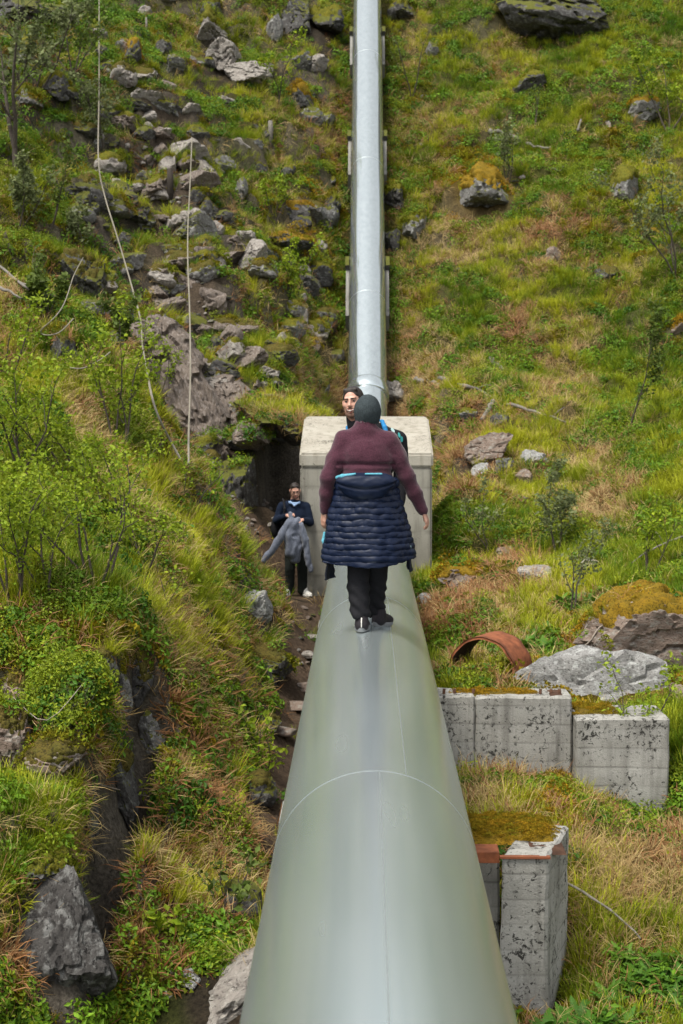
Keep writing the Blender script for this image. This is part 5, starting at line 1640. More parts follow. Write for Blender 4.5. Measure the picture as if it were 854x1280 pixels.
SHRUBS = [
 (18, 752, 170, 'leaf_birch', 5, 1500, 'young birch shrub with dark stems at the edge of the near bank', 1, dict(lsize=0.016)),
 (62, 742, 150, 'leaf_birch', 3, 600, 'thin young birch second from the edge of the near bank', 2, dict(lsize=0.016)),
 (124, 736, 185, 'leaf_birch', 5, 1100, 'fan of dark birch stems in the middle of the near bank', 3, dict(lsize=0.016, spread=0.6)),
 (185, 720, 120, 'leaf_birch', 2, 350, 'slender birch sapling leaning on the dry grass of the near bank', 4, dict(lsize=0.016, lean=(0.25, 0))),
 (92, 600, 130, 'leaf_birch', 3, 700, 'leafy birch shrub high on the middle of the near bank', 5, dict(lsize=0.02)),
 (150, 566, 150, 'leaf_birch', 4, 1000, 'birch shrub on the crest of the bank in front of the steep rock face', 6, dict(lsize=0.022)),
 (30, 600, 150, 'leaf_birch', 4, 1100, 'bushy light green birch high on the near bank by the picture edge', 7, dict(lsize=0.02)),
 (195, 500, 90, 'leaf_birch', 3, 600, 'light green bush hiding the foot of the tall rope', 8, dict(lsize=0.022)),
 (240, 640, 90, 'leaf_birch', 2, 200, 'thin twiggy sapling on the crest of the bank just under the short rope', 9, dict(lsize=0.018)),
 (225, 800, 130, 'leaf_birch', 1, 60, 'almost bare stem standing in dry grass above the path', 10, dict(lsize=0.016, lean=(-0.08, 0))),
 (150, 660, 130, 'leaf_birch', 3, 700, 'leafy birch shrub under the crest, level with the man holding the jacket', 11, dict(lsize=0.018)),
 (70, 670, 120, 'leaf_birch', 3, 800, 'dense low birch shrub halfway up the near bank', 12, dict(lsize=0.018)),
 (10, 480, 110, 'leaf_birch', 3, 500, 'pale birch bush on the crest of the bank by the picture edge', 13, dict(lsize=0.024)),
 (95, 890, 45, 'leaf_dark', 6, 160, 'low bilberry bush on top of the near boulder', 14, dict(lsize=0.011, spread=0.9)),
 (40, 130, 150, 'leaf_willow', 4, 1300, 'grey green willow bush in the top corner below the blue grey rock', 15, dict(lsize=0.045, spread=0.6)),
 (20, 215, 190, 'leaf_willow', 2, 500, 'willow with one thick bent limb at the edge of the upper bank', 16, dict(lsize=0.045, lean=(0.3, 0), r0=0.07)),
 (90, 100, 120, 'leaf_dark', 4, 1000, 'olive green bush beside the tall rope near the top', 17, dict(lsize=0.04)),
 (130, 195, 90, 'leaf_willow', 4, 700, 'fuzzy grey bush that the tall rope passes in front of', 18, dict(lsize=0.035)),
 (20, 290, 100, 'leaf_willow', 4, 900, 'pale grey bush on the moss slope at the picture edge', 19, dict(lsize=0.036)),
 (62, 290, 110, 'leaf_dark', 2, 300, 'dark thin sapling standing in the bright moss slope', 20, dict(lsize=0.03, bare=0.4)),
 (105, 320, 70, 'leaf_willow', 3, 500, 'pale bush overhanging the undercut rock at the crest', 21, dict(lsize=0.032)),
 (55, 400, 70, 'leaf_dark', 4, 700, 'dark green bush on the crest beside the slack rope loop', 22, dict(lsize=0.03)),
 (150, 440, 70, 'leaf_dark', 4, 600, 'scrubby bush between the slack ropes and the tall rope', 23, dict(lsize=0.028)),
 (348, 130, 80, 'leaf_birch', 2, 260, 'thin light green sapling above the mossy rib near the pipe', 24, dict(lsize=0.036)),
 (344, 275, 60, 'leaf_birch', 3, 400, 'small bright bush above the twin pale rocks', 25, dict(lsize=0.034)),
 (365, 380, 70, 'leaf_birch', 3, 500, 'bright green bush in front of the round dark boulder', 26, dict(lsize=0.032)),
 (785, 540, 130, 'leaf_dark', 1, 650, 'dark stemmed sapling standing alone on the grassy slope above the picture edge', 27, dict(lsize=0.03, spread=0.2)),
 (698, 692, 95, 'leaf_willow', 3, 900, 'silvery willow bush in front of the lichen boulder', 28, dict(lsize=0.024, spread=0.5)),
 (614, 690, 80, 'leaf_willow', 2, 260, 'small pale willow sapling between the rock pile and the orange boulder', 29, dict(lsize=0.022)),
 (714, 770, 130, 'leaf_willow', 2, 330, 'thin leafy sapling beside the mossy outcrop with roots', 30, dict(lsize=0.02, spread=0.15)),
 (845, 345, 140, 'leaf_willow', 3, 900, 'grey green young tree at the edge of the upper grassy slope', 31, dict(lsize=0.036)),
 (836, 165, 110, 'leaf_birch', 3, 700, 'light green bush high at the edge of the grassy slope', 32, dict(lsize=0.04)),
 (690, 50, 70, 'leaf_birch', 3, 450, 'bright bush growing in front of the top outcrop', 33, dict(lsize=0.04)),
 (668, 160, 60, 'leaf_dark', 2, 140, 'thin dark twigs below the small dark mossy boulder', 34, dict(lsize=0.03)),
 (635, 235, 80, 'leaf_willow', 3, 420, 'pale bush on the slope above the purple grey boulder', 35, dict(lsize=0.036)),
 (815, 720, 90, 'leaf_birch', 3, 500, 'leafy bush with thin stems above the orange mossy outcrop', 36, dict(lsize=0.022)),
 (780, 985, 160, 'leaf_birch', 3, 520, 'slender birch sapling growing in front of the broken end of the concrete wall', 37, dict(lsize=0.017, lean=(0.0, 0.0), spread=0.22, dd=0.1)),
 (655, 965, 80, 'leaf_birch', 3, 200, 'twiggy little sapling leaning over the mossy mound below the wall', 38, dict(lsize=0.014, lean=(-0.35, 0))),
 (690, 915, 50, 'leaf_birch', 2, 130, 'small leafy twig growing against the middle of the concrete wall', 39, dict(lsize=0.014)),
 (212, 1190, 60, 'leaf_birch', 5, 160, 'bright broad leaved plant beside the dark hollow at the bottom', 40, dict(lsize=0.03, spread=0.8)),
 (330, 960, 70, 'leaf_birch', 5, 130, 'broad leaved green plant on the bank just above the path and pipe', 41, dict(lsize=0.026, spread=0.7)),
 (282, 1150, 90, 'leaf_dark', 4, 110, 'dark leafy plant climbing the bank above the big pale slab', 42, dict(lsize=0.024, spread=0.5)),
 (515, 120, 90, 'leaf_dark', 2, 120, 'thin twigs beside the topmost support of the steep pipe', 43, dict(lsize=0.03)),
]
for px, py, h, kind, ns, nl, lab, seed, kw in SHRUBS:
    shrub(px, py, h, kind, ns, nl, lab, 1000 + seed, **kw)
# ------------------------------------------------------------------ smooth bodies: blended volumes turned into one continuous surface
def cap(p0, p1, r0, r1=None, k=0.02):
    return ('c', np.array(p0, float), np.array(p1, float), r0, r0 if r1 is None else r1, k)
def ell(c, r, R=None, k=0.02):
    return ('e', np.array(c, float), np.array(r, float), np.eye(3) if R is None else np.array(R, float), k)
def sub(p):
    return ('-',) + p
def chain(pts, radii, k=0.02):
    return [cap(pts[i], pts[i + 1], radii[i], radii[i + 1], k) for i in range(len(pts) - 1)]

def _eval(p, X):
    if p[0] == 'c':
        _, a, b, r0, r1, k = p
        ab = b - a
        t = np.clip(((X - a) @ ab) / (ab @ ab + 1e-12), 0, 1)
        return np.linalg.norm(X - a - t[..., None] * ab, axis=-1) - (r0 + (r1 - r0) * t)
    _, c, r, R, k = p
    q = (X - c) @ R
    k0 = np.linalg.norm(q / r, axis=-1); k1 = np.linalg.norm(q / (r * r), axis=-1) + 1e-9
    return k0 * (k0 - 1) / k1

def _bounds(p):
    if p[0] == 'c':
        m = max(p[3], p[4])
        return np.minimum(p[1], p[2]) - m, np.maximum(p[1], p[2]) + m
    m = p[2].max()
    return p[1] - m, p[1] + m

def surface(prims, h):
    pos = [p for p in prims if p[0] != '-']
    lo = np.min([_bounds(p)[0] for p in pos], axis=0) - 3 * h
    hi = np.max([_bounds(p)[1] for p in pos], axis=0) + 3 * h
    n = np.ceil((hi - lo) / h).astype(int) + 1
    S = np.full(n, 1.0)
    ax = [lo[i] + h * np.arange(n[i]) for i in range(3)]
    for p in prims:
        neg = p[0] == '-'
        q = p[1:] if neg else p
        k = q[-1]
        b0, b1 = _bounds(q)
        m = max(k, 2 * h) + 2 * h + (0.03 if q[0] == 'e' else 0.0)
        i0 = np.clip(np.floor((b0 - m - lo) / h).astype(int), 0, n - 1); i1 = np.clip(np.ceil((b1 + m - lo) / h).astype(int) + 1, 1, n)
        if np.any(i1 <= i0):
            continue
        sl = tuple(slice(i0[j], i1[j]) for j in range(3))
        X = np.stack(np.meshgrid(*[ax[j][sl[j]] for j in range(3)], indexing='ij'), -1)
        d = _eval(q, X)
        cur = S[sl]
        if neg:
            hh = np.clip(0.5 - 0.5 * (cur + d) / k, 0, 1)
            S[sl] = cur * (1 - hh) - d * hh + k * hh * (1 - hh)
        else:
            hh = np.clip(0.5 + 0.5 * (cur - d) / k, 0, 1)
            S[sl] = cur * (1 - hh) + d * hh - k * hh * (1 - hh)
    ins = S < 0
    nx, ny, nz = n
    cnt = np.zeros((nx - 1, ny - 1, nz - 1)); acc = np.zeros((nx - 1, ny - 1, nz - 1, 3))
    corners = [(a, b, c) for a in (0, 1) for b in (0, 1) for c in (0, 1)]
    def sh(A, c):
        return A[c[0]:c[0] + nx - 1, c[1]:c[1] + ny - 1, c[2]:c[2] + nz - 1]
    for a in corners:
        for j in range(3):
            if a[j] == 0:
                b = list(a); b[j] = 1; b = tuple(b)
                sa, sb = sh(S, a), sh(S, b)
                x = (sa < 0) != (sb < 0)
                t = np.where(x, sa / np.where(np.abs(sa - sb) < 1e-12, 1, sa - sb), 0)
                cnt += x
                for q in range(3):
                    acc[..., q] += x * (a[q] + (t if q == j else 0))
    act = cnt > 0
    idx = np.full(act.shape, -1); idx[act] = np.arange(act.sum())
    I = np.argwhere(act)
    V = lo + h * (I + acc[act] / cnt[act][:, None])
    F = []
    for j in range(3):
        k1, k2 = (j + 1) % 3, (j + 2) % 3
        A = [slice(None)] * 3; B = [slice(None)] * 3
        A[j] = slice(0, -1); B[j] = slice(1, None)
        x = ins[tuple(A)] != ins[tuple(B)]
        E = np.argwhere(x)
        E = E[(E[:, k1] > 0) & (E[:, k2] > 0) & (E[:, k1] < n[k1] - 1) & (E[:, k2] < n[k2] - 1)]
        fl = ins[tuple(A)][tuple(E.T)]
        e1 = np.zeros(3, int); e1[k1] = 1
        e2 = np.zeros(3, int); e2[k2] = 1
        q = [idx[tuple((E - e1 - e2).T)], idx[tuple((E - e2).T)], idx[tuple(E.T)], idx[tuple((E - e1).T)]]
        Q = np.stack(q, 1)
        Q = np.where(fl[:, None], Q, Q[:, ::-1])
        F.append(Q)
    F = np.concatenate(F)
    F = F[(F >= 0).all(1)]
    return V, F

def vnormals(V, F):
    n = np.cross(V[F[:, 2]] - V[F[:, 0]], V[F[:, 3]] - V[F[:, 1]])
    o = np.zeros_like(V)
    for k in range(4):
        np.add.at(o, F[:, k], n)
    return o / (np.linalg.norm(o, axis=1)[:, None] + 1e-12)

def relax(V, F, it=2):
    for _ in range(it):
        o = np.zeros_like(V); c = np.zeros(len(V))
        for k in range(4):
            a, b = F[:, k], F[:, (k + 1) % 4]
            np.add.at(o, a, V[b]); np.add.at(c, a, 1)
            np.add.at(o, b, V[a]); np.add.at(c, b, 1)
        V = V * 0.45 + 0.55 * o / np.maximum(c, 1)[:, None]
    return V

def body_part(name, prims, h, mat, parent, origin, it=2, folds=None, label=None):
    V, F = surface(prims, h)
    V = relax(V, F, it)
    if folds is not None:
        N = vnormals(V, F)
        V = V + N * folds(V)[:, None]
    o = link(name, mesh_np(name, V - np.array(origin), F, M[mat] if isinstance(mat, str) else mat), parent)
    if label:
        o['label'] = label
    return o

def skin_mat(name, col):
    m, nt, b = new_mat(name)
    n = _noise(nt, 26, 4, 0.6, _coord(nt))
    c = _ramp(nt, n, [(0.3, tuple(x * y for x, y in zip(col, (0.92, 0.82, 0.80)))), (0.7, col)])
    nt.links.new(c, b.inputs['Base Color'])
    b.inputs['Roughness'].default_value = 0.5
    b.inputs['Subsurface Weight'].default_value = 0.15
    b.inputs['Subsurface Radius'].default_value = (0.012, 0.005, 0.003)
    return m
def cloth_mat(name, col, var=0.3, scale=140, rough=0.9, bump=0.25, spec=0.15, sheen=0.0):
    m, nt, b = new_mat(name)
    v = _coord(nt)
    n = _noise(nt, scale, 3, 0.7, v)
    c = _ramp(nt, n, [(0.3, tuple(x * (1 - var) for x in col)), (0.7, tuple(x * (1 + var) for x in col))])
    nt.links.new(c, b.inputs['Base Color'])
    b.inputs['Roughness'].default_value = rough
    b.inputs['Specular IOR Level'].default_value = spec
    b.inputs['Sheen Weight'].default_value = sheen
    _bump(nt, b, n, bump, 0.004)
    return m
M['skin'] = skin_mat('skin', (0.50, 0.29, 0.215))
M['hair'] = cloth_mat('hair', (0.016, 0.010, 0.007), 0.5, 90, 0.55, 0.4, 0.4)
M['beard'] = cloth_mat('beard', (0.15, 0.085, 0.062), 0.5, 160, 0.8, 0.4)
M['plum'] = cloth_mat('plum_fleece', (0.060, 0.020, 0.032), 0.38, 110, 0.95, 0.5, 0.1, 0.25)
M['navy_quilt'] = cloth_mat('navy_quilt', (0.0035, 0.0085, 0.027), 0.2, 60, 0.48, 0.1, 0.22)
M['navy_dark'] = cloth_mat('navy_dark', (0.006, 0.009, 0.018), 0.25, 60, 0.6, 0.1, 0.3)
M['teal'] = cloth_mat('teal_lining', (0.10, 0.33, 0.42), 0.2, 60, 0.6, 0.1)
M['black_cloth'] = cloth_mat('black_cloth', (0.010, 0.010, 0.012), 0.3, 90, 0.8, 0.2)
M['charcoal_knit'] = cloth_mat('charcoal_knit', (0.036, 0.046, 0.050), 0.4, 120, 0.95, 0.5)
M['shoe_dark'] = cloth_mat('shoe_dark', (0.022, 0.019, 0.022), 0.35, 90, 0.7, 0.2)
M['shoe_sole'] = cloth_mat('shoe_sole', (0.16, 0.165, 0.17), 0.25, 60, 0.7, 0.1)
M['shoe_pale'] = cloth_mat('shoe_pale', (0.60, 0.58, 0.54), 0.15, 60, 0.7, 0.1)
M['navy_knit'] = cloth_mat('navy_knit', (0.007, 0.012, 0.026), 0.35, 120, 0.95, 0.3)
M['trouser_green'] = cloth_mat('trouser_dark', (0.014, 0.017, 0.015), 0.3, 90, 0.9, 0.2)
M['grey_fleece'] = cloth_mat('grey_fleece', (0.115, 0.128, 0.165), 0.28, 45, 0.95, 0.3, 0.1, 0.2)
M['grey_inner_shade'] = cloth_mat('grey_inner_shade', (0.05, 0.053, 0.062), 0.3, 60, 0.95, 0.2)
M['pale_blue'] = cloth_mat('pale_blue', (0.24, 0.34, 0.52), 0.12, 60, 0.85, 0.1)
M['blue_strap'] = cloth_mat('blue_strap', (0.02, 0.16, 0.36), 0.2, 60, 0.6, 0.1)
M['lip'] = plain('lip', (0.33, 0.10, 0.085), 0.5, 0, 0.1, 60)
M['tooth'] = plain('tooth', (0.40, 0.36, 0.32), 0.4, 0, 0.05, 60)
M['eye_white'] = plain('eye_white', (0.11, 0.09, 0.08), 0.3, 0, 0.05, 60)
M['iris'] = plain('iris', (0.02, 0.014, 0.010), 0.2, 0, 0.1, 60)
M['spectacle'] = plain('spectacle', (0.03, 0.025, 0.022), 0.35, 0.2, 0.1, 60)
M['print_pale'] = plain('print_pale', (0.28, 0.40, 0.40), 0.6, 0, 0.1, 60)
M['print_teal'] = plain('print_teal', (0.02, 0.20, 0.20), 0.6, 0, 0.1, 60)

def frame(yaw, pitch=0.0, roll=0.0):
    """head axes (columns x, y, z): y is where the face looks; yaw 0 looks away from the camera, pi at it"""
    m = Matrix.Rotation(yaw, 3, 'Z') @ Matrix.Rotation(pitch, 3, 'X') @ Matrix.Rotation(roll, 3, 'Y')
    return np.array(m)

def head_prims(c, R, s=1.0, smile=False):
    c = np.array(c)
    def T(x, y, z):
        return c + R @ (np.array([x, y, z]) * s)
    P = [ell(T(0, -.012, .035), np.array((.074, .094, .084)) * s, R, .02), ell(T(0, .020, -.040), np.array((.060, .070, .078)) * s, R, .03),
         ell(T(0, .066, -.098), np.array((.026, .022, .020)) * s, R, .02)]
    for q in (-1, 1):
        P += [cap(T(q * .050, .0, -.060), T(q * .022, .062, -.098), .022 * s, .020 * s, .02), ell(T(q * .038, .060, -.020), np.array((.024, .022, .022)) * s, R, .02),
              sub(ell(T(q * .031, .100, .006), np.array((.017, .016, .011)) * s, R, .008)), ell(T(q * .078, -.004, -.008), np.array((.010, .022, .032)) * s, R, .008)]
    P += [cap(T(-.036, .078, .024), T(.036, .078, .024), .013 * s, None, .012), cap(T(0, .086, .012), T(0, .108, -.026), .008 * s, .013 * s, .010),
          cap(T(-.012, .096, -.030), T(.012, .096, -.030), .008 * s, None, .006), cap(T(-.020, .086, -.060), T(.020, .086, -.060), .011 * s, None, .010)]
    P += [cap(T(0, -.020, -.080), T(0, -.042, -.200), .057 * s, .064 * s, .03)]
    return P, T

def face_details(root, origin, T, R, s, hair=True, beard=True, smile=True, hairline=0.0, brows=True):
    o = np.array(origin)
    for q in (-1, 1):
        b = [ell(T(q * .031, .0765, .006), np.array((.0105, .0115, .0085)) * s, R)]
        e = body_part('eye', b, 0.0035, 'eye_white', root, origin, 0)
        body_part('iris', [ell(T(q * .030, .0865, .006), np.array((.0066, .0032, .0070)) * s, R)], 0.0016, 'iris', e, origin, 0)
        if brows:
            body_part('eyebrow', [cap(T(q * .014, .0965, .024), T(q * .050, .0815, .027), .0050 * s, .0032 * s)], 0.002, 'hair', root, origin, 0)
    if smile:
        body_part('lips', chain([T(-.027, .082, -.054), T(-.012, .096, -.062), T(.012, .096, -.062), T(.027, .082, -.054)], [.004 * s, .006 * s, .006 * s, .004 * s], .003)
                  + chain([T(-.027, .082, -.053), T(0, .094, -.078), T(.027, .082, -.053)], [.004 * s, .0065 * s, .004 * s], .003), 0.0022, 'lip', root, origin, 1)
        body_part('teeth', chain([T(-.024, .091, -.0585), T(0, .1025, -.0675), T(.024, .091, -.0585)], [.0045 * s, .0066 * s, .0045 * s], .003), 0.0022, 'tooth', root, origin, 0)
    else:
        body_part('lips', chain([T(-.021, .086, -.062), T(0, .097, -.061), T(.021, .086, -.062)], [.004 * s, .0055 * s, .004 * s], .003)
                  + [cap(T(-.014, .090, -.070), T(.014, .090, -.070), .0055 * s)], 0.0022, 'lip', root, origin, 1)
    if hair:
        body_part('hair', [ell(T(0, -.014, .038), np.array((.0775, .097, .084)) * s, R, .01), cap(T(-.040, .050, .090), T(.040, .050, .090), .016 * s, None, .02),
                           ell(T(0, -.055, -.015), np.array((.072, .055, .07)) * s, R, .02),
                           sub(ell(T(0, .108, -.010 + hairline), np.array((.070, .080, .080)) * s, R, .012)), sub(ell(T(0, .10, -.09), np.array((.09, .12, .09)) * s, R, .01)),
                           sub(ell(T(0, -.09, -.12), np.array((.09, .09, .06)) * s, R, .01))],
                  0.005, 'hair', root, origin, 1, lambda V: 0.005 * fbm(V * 45, 3, 3))
    if beard:
        P = [ell(T(0, .068, -.098), np.array((.030, .026, .024)) * s, R, .012)]
        for q in (-1, 1):
            P += [cap(T(q * .056, .004, -.050), T(q * .026, .063, -.092), .020 * s, .021 * s, .012), cap(T(q * .064, -.002, -.008), T(q * .056, .004, -.050), .012 * s, .019 * s, .01),
                  cap(T(0, .099, -.044), T(q * .030, .082, -.056), .0075 * s, .007 * s, .006), cap(T(q * .030, .080, -.056), T(q * .026, .074, -.088), .009 * s, .012 * s, .008)]
        P += [sub(ell(T(0, .104, -.064), np.array((.022, .020, .0115)) * s, R, .004))]
        body_part('beard', P, 0.004, 'beard', root, origin, 1)

def unit(v):
    v = np.array(v, float)
    return v / np.linalg.norm(v)

def hand_prims(w, d, n, s, curl=0.5, sc=1.0):
    """w wrist, d along the hand, n out of the palm, s towards the thumb"""
    w = np.array(w, float); d = unit(d); n = np.array(n, float); n = unit(n - d * (n @ d)); s_ = np.cross(d, n); s = s_ if s_ @ np.array(s, float) > 0 else -s_
    P = []
    for off, L, cu in ((.027, .072, .85), (.009, .080, 1.0), (-.009, .075, 1.1), (-.026, .058, 1.25)):
        k0 = w + (d * .085 + s * off) * sc
        P.append(cap(w + (d * .010 + s * off * .55) * sc, k0, .0135 * sc, .0115 * sc, .012))
        p = k0; a = 0.25 * curl * cu
        for f, r0, r1 in ((.45, .0095, .0088), (.31, .0088, .0080), (.24, .0080, .0068)):
            q = p + (d * cos(a) + n * sin(a)) * L * f * sc
            P.append(cap(p, q, r0 * sc, r1 * sc, .004))
            p = q; a += 0.75 * curl * cu
    P += chain([w + (d * .018 + s * .022) * sc, w + (d * .050 + s * .046 + n * .012) * sc, w + (d * .078 + s * .052 + n * .026) * sc, w + (d * .100 + s * .046 + n * .034) * sc],
               [.015 * sc, .0125 * sc, .0100 * sc, .0075 * sc], .006)
    return P

def shoe(root, origin, heel, direction, L, wd, upper_mat, sole_mat, up=(0, 0, 1), stripe=None):
    """heel: point on the ground under the heel; direction: where the toe points"""
    d = unit(direction); u = unit(np.array(up, float) - d * (np.array(up, float) @ d)); s = np.cross(d, u)
    h = np.array(heel, float)
    def T(x, y, z):
        return h + d * x + s * y + u * z
    R = np.stack([d, s, u], 1)
    P = [ell(T(.25 * L, 0, .045), (.27 * L, wd * .44, .050), R, .02), ell(T(.68 * L, 0, .035), (.33 * L, wd * .50, .040), R, .03), cap(T(.16 * L, 0, .05), T(.20 * L, 0, .105), .040, .042, .03),
         cap(T(.3 * L, 0, .07), T(.6 * L, 0, .05), .035, .030, .03), sub(ell(T(.5 * L, 0, -.03), (L, wd * 2, .042), R, .003))]
    up_ = body_part('shoe', P, 0.006, upper_mat, root, origin, 1)
    n = 36
    V, F = [], []
    out = []
    for k in range(n):
        a = 2 * pi * k / n
        x = .5 * L + .52 * L * cos(a)
        t = x / L
        y = sin(a) * wd * .5 * (0.86 + 0.24 * math.sin(pi * min(1, max(0, t - .2)))) * (abs(sin(a)) ** -0.18 if abs(sin(a)) > 1e-3 else 0)
        out.append((x, y))
    for z, g in ((0.0, .93), (.006, 1.0), (.024, 1.02), (.032, .97)):
        for x, y in out:
            zz = z + (0.018 * max(0, (x / L - .75)) * 2 if z < .02 else 0.008 * max(0, .25 - x / L) * 4)
            V.append(T(.5 * L + (x - .5 * L) * g, y * g, zz))
    for r in range(3):
        for k in range(n):
            F.append((r * n + k, r * n + (k + 1) % n, (r + 1) * n + (k + 1) % n, (r + 1) * n + k))
    me = bpy.data.meshes.new('sole')
    me.from_pydata([tuple(v - np.array(origin)) for v in V], [], F + [tuple(range(n))[::-1], tuple(range(3 * n, 4 * n))])
    me.materials.append(M[sole_mat])
    so = link('sole', me, up_)
    if stripe:
        body_part('heel_stripe', chain([T(-.012, 0, .04), T(-.010, 0, .075), T(.01, 0, .10)], [.004, .004, .005], .003), 0.002, stripe, up_, origin, 0)
    return up_

# ================================================================== the walker seen from behind
DW = 11.30
def w(px, py, dd=0.0):
    return np.array(W(px, py, DW + dd))
wo = np.array((w(461, 785)[0], DW, 0.0))
walker = empty('person', wo, 'person seen from behind in plum fleece and dark beanie, navy jacket tied round waist', 'person')
Rw = frame(0.06, 0.02, 0.0)
hp_, Tw = head_prims(w(459, 515, 0.035), Rw, 0.98)
shL, shR = w(431, 551, .01), w(486.5, 552, .01)
elL, elR = w(411, 597, -.03), w(508, 595, .04)
wrL, wrR = w(406.5, 637, .05), w(528.5, 637, .10)
body = hp_ + [ell(w(458, 572), (.165, .105, .19), None, .03), ell(w(459, 620), (.160, .115, .15), None, .03), ell(w(460, 655), (.175, .13, .13), None, .03), cap(shL, shR, .055, .055, .03)]
body += chain([shL, elL, wrL], [.055, .042, .029]) + chain([shR, elR, wrR], [.055, .042, .029])
body += chain([w(449, 655), w(449, 712, -.02), w(451, 768, -.10)], [.085, .058, .042]) + chain([w(472, 655), w(471, 700, .08), w(469.5, 735, .15), w(468, 763, .20)], [.085, .056, .045, .040])
body += hand_prims(wrL, unit(w(404, 655, .07) - wrL), (0.75, 0.45, 0.0), (0.2, 0.9, 0), 0.55, .96)
body += hand_prims(wrR, unit(w(536, 657, .12) - wrR), (-0.8, 0.25, -0.3), (0.2, 0.9, 0.2), 0.7, 1.0)
body_part('body', body, 0.007, 'skin', walker, wo, 2)
face_details(walker, wo, Tw, Rw, 0.98, hair=False, beard=False, smile=True)
# plum fleece
fl = [ell(w(458, 569), (.198, .132, .165), None, .03), ell(w(458, 596), (.182, .138, .11), None, .03), cap(shL + np.array((.03, 0, -.005)), shR - np.array((.03, 0, .005)), .074, None, .03),
      cap(w(457, 537), w(440, 548), .066, .062, .03), cap(w(457, 537), w(476, 549), .066, .062, .03), cap(w(457, 545), w(457, 530), .080, .072, .02), sub(cap(w(457, 531), w(457, 520), .062, .064, .004))]
fl += chain([shL, shL * .5 + elL * .5 + np.array((-.004, 0, 0)), elL, elL * .5 + wrL * .5, wrL], [.076, .068, .058, .052, .041], .025)
fl += chain([shR, shR * .5 + elR * .5 + np.array((.004, 0, 0)), elR, elR * .5 + wrR * .5, wrR], [.076, .068, .058, .052, .041], .025)
_hem = w(458, 590)[2]
def fleece_folds(V):
    z = V[:, 2]
    roll = 0.010 * np.exp(-((z - (_hem + .028)) / .018) ** 2) - 0.010 * np.exp(-((z - (_hem + .058)) / .012) ** 2)
    return 0.010 * fbm(V * np.array([7, 7, 10]), 3, 5) + 0.005 * fbm(V * np.array([16, 16, 22]), 2, 6) + roll * (np.abs(V[:, 0] - w(458, 590)[0]) < .21) + 0.0015 * fbm(V * 60, 2, 8)
fleece = body_part('fleece', fl, 0.008, 'plum', walker, wo, 2, fleece_folds)
# beanie
bn = [ell(w(459.5, 513.6, .030), (.092, .118, .116), Rw, .02), cap(w(459.5, 517, .02), w(459.5, 524, .02), .083, .079, .03), sub(ell(w(459.5, 537, .04), (.12, .13, .058), None, .004))]
bn += [sub(ell(Tw(0, .14, -.05), (.075, .06, .07), Rw, .006))]
_bz = w(459, 524)[2]
body_part('beanie', bn, 0.006, 'charcoal_knit', walker, wo, 1, lambda V: 0.0022 * np.sin(np.arctan2(V[:, 1] - w(459, 513, .02)[1], V[:, 0] - w(459, 513)[0]) * 46) + 0.003 * fbm(V * 25, 2, 4))
# trousers
tr = [ell(w(460, 652), (.180, .135, .12), None, .03)]
tr += chain([w(449, 655), w(448.5, 700, -.01), w(448, 735, -.05), w(450.5, 766, -.10)], [.098, .080, .074, .070], .02) + chain([w(472, 655), w(471.5, 700, .08), w(469.5, 735, .15), w(468, 761, .20)], [.098, .082, .074, .068], .02)
tr += [sub(cap(w(450.5, 775, -.10), w(450.5, 785, -.10), .06, .07, .004))]
def trouser_folds(V):
    z = V[:, 2]
    low = np.clip((0.42 - z) / 0.42, 0, 1)
    return low * (0.012 * np.sin(z * 75 + 7 * V[:, 0] * 8 + 3 * fbm(V * 6, 2, 3)) + 0.012 * fbm(V * np.array([9, 9, 20]), 3, 12)) + 0.006 * fbm(V * 8, 3, 2)
body_part('trousers', tr, 0.008, 'black_cloth', walker, wo, 2, trouser_folds)
def on_pipe(x):
    return -R0 + math.sqrt(max(0.01, R0 * R0 - x * x)) + 0.002
hx = w(452, 789, -.17)[0]
shoe(walker, wo, (hx, DW - .17, on_pipe(hx) + .004), (0.04, 1, 0.0), .265, .105, 'shoe_dark', 'shoe_sole', stripe='shoe_pale')
hx2 = w(468, 780, .12)[0]
shoe(walker, wo, (hx2, DW + .13, on_pipe(hx2 + .04)), (0.42, 0.9, -0.04), .265, .105, 'shoe_dark', 'shoe_sole', (0.22, 0, 1))

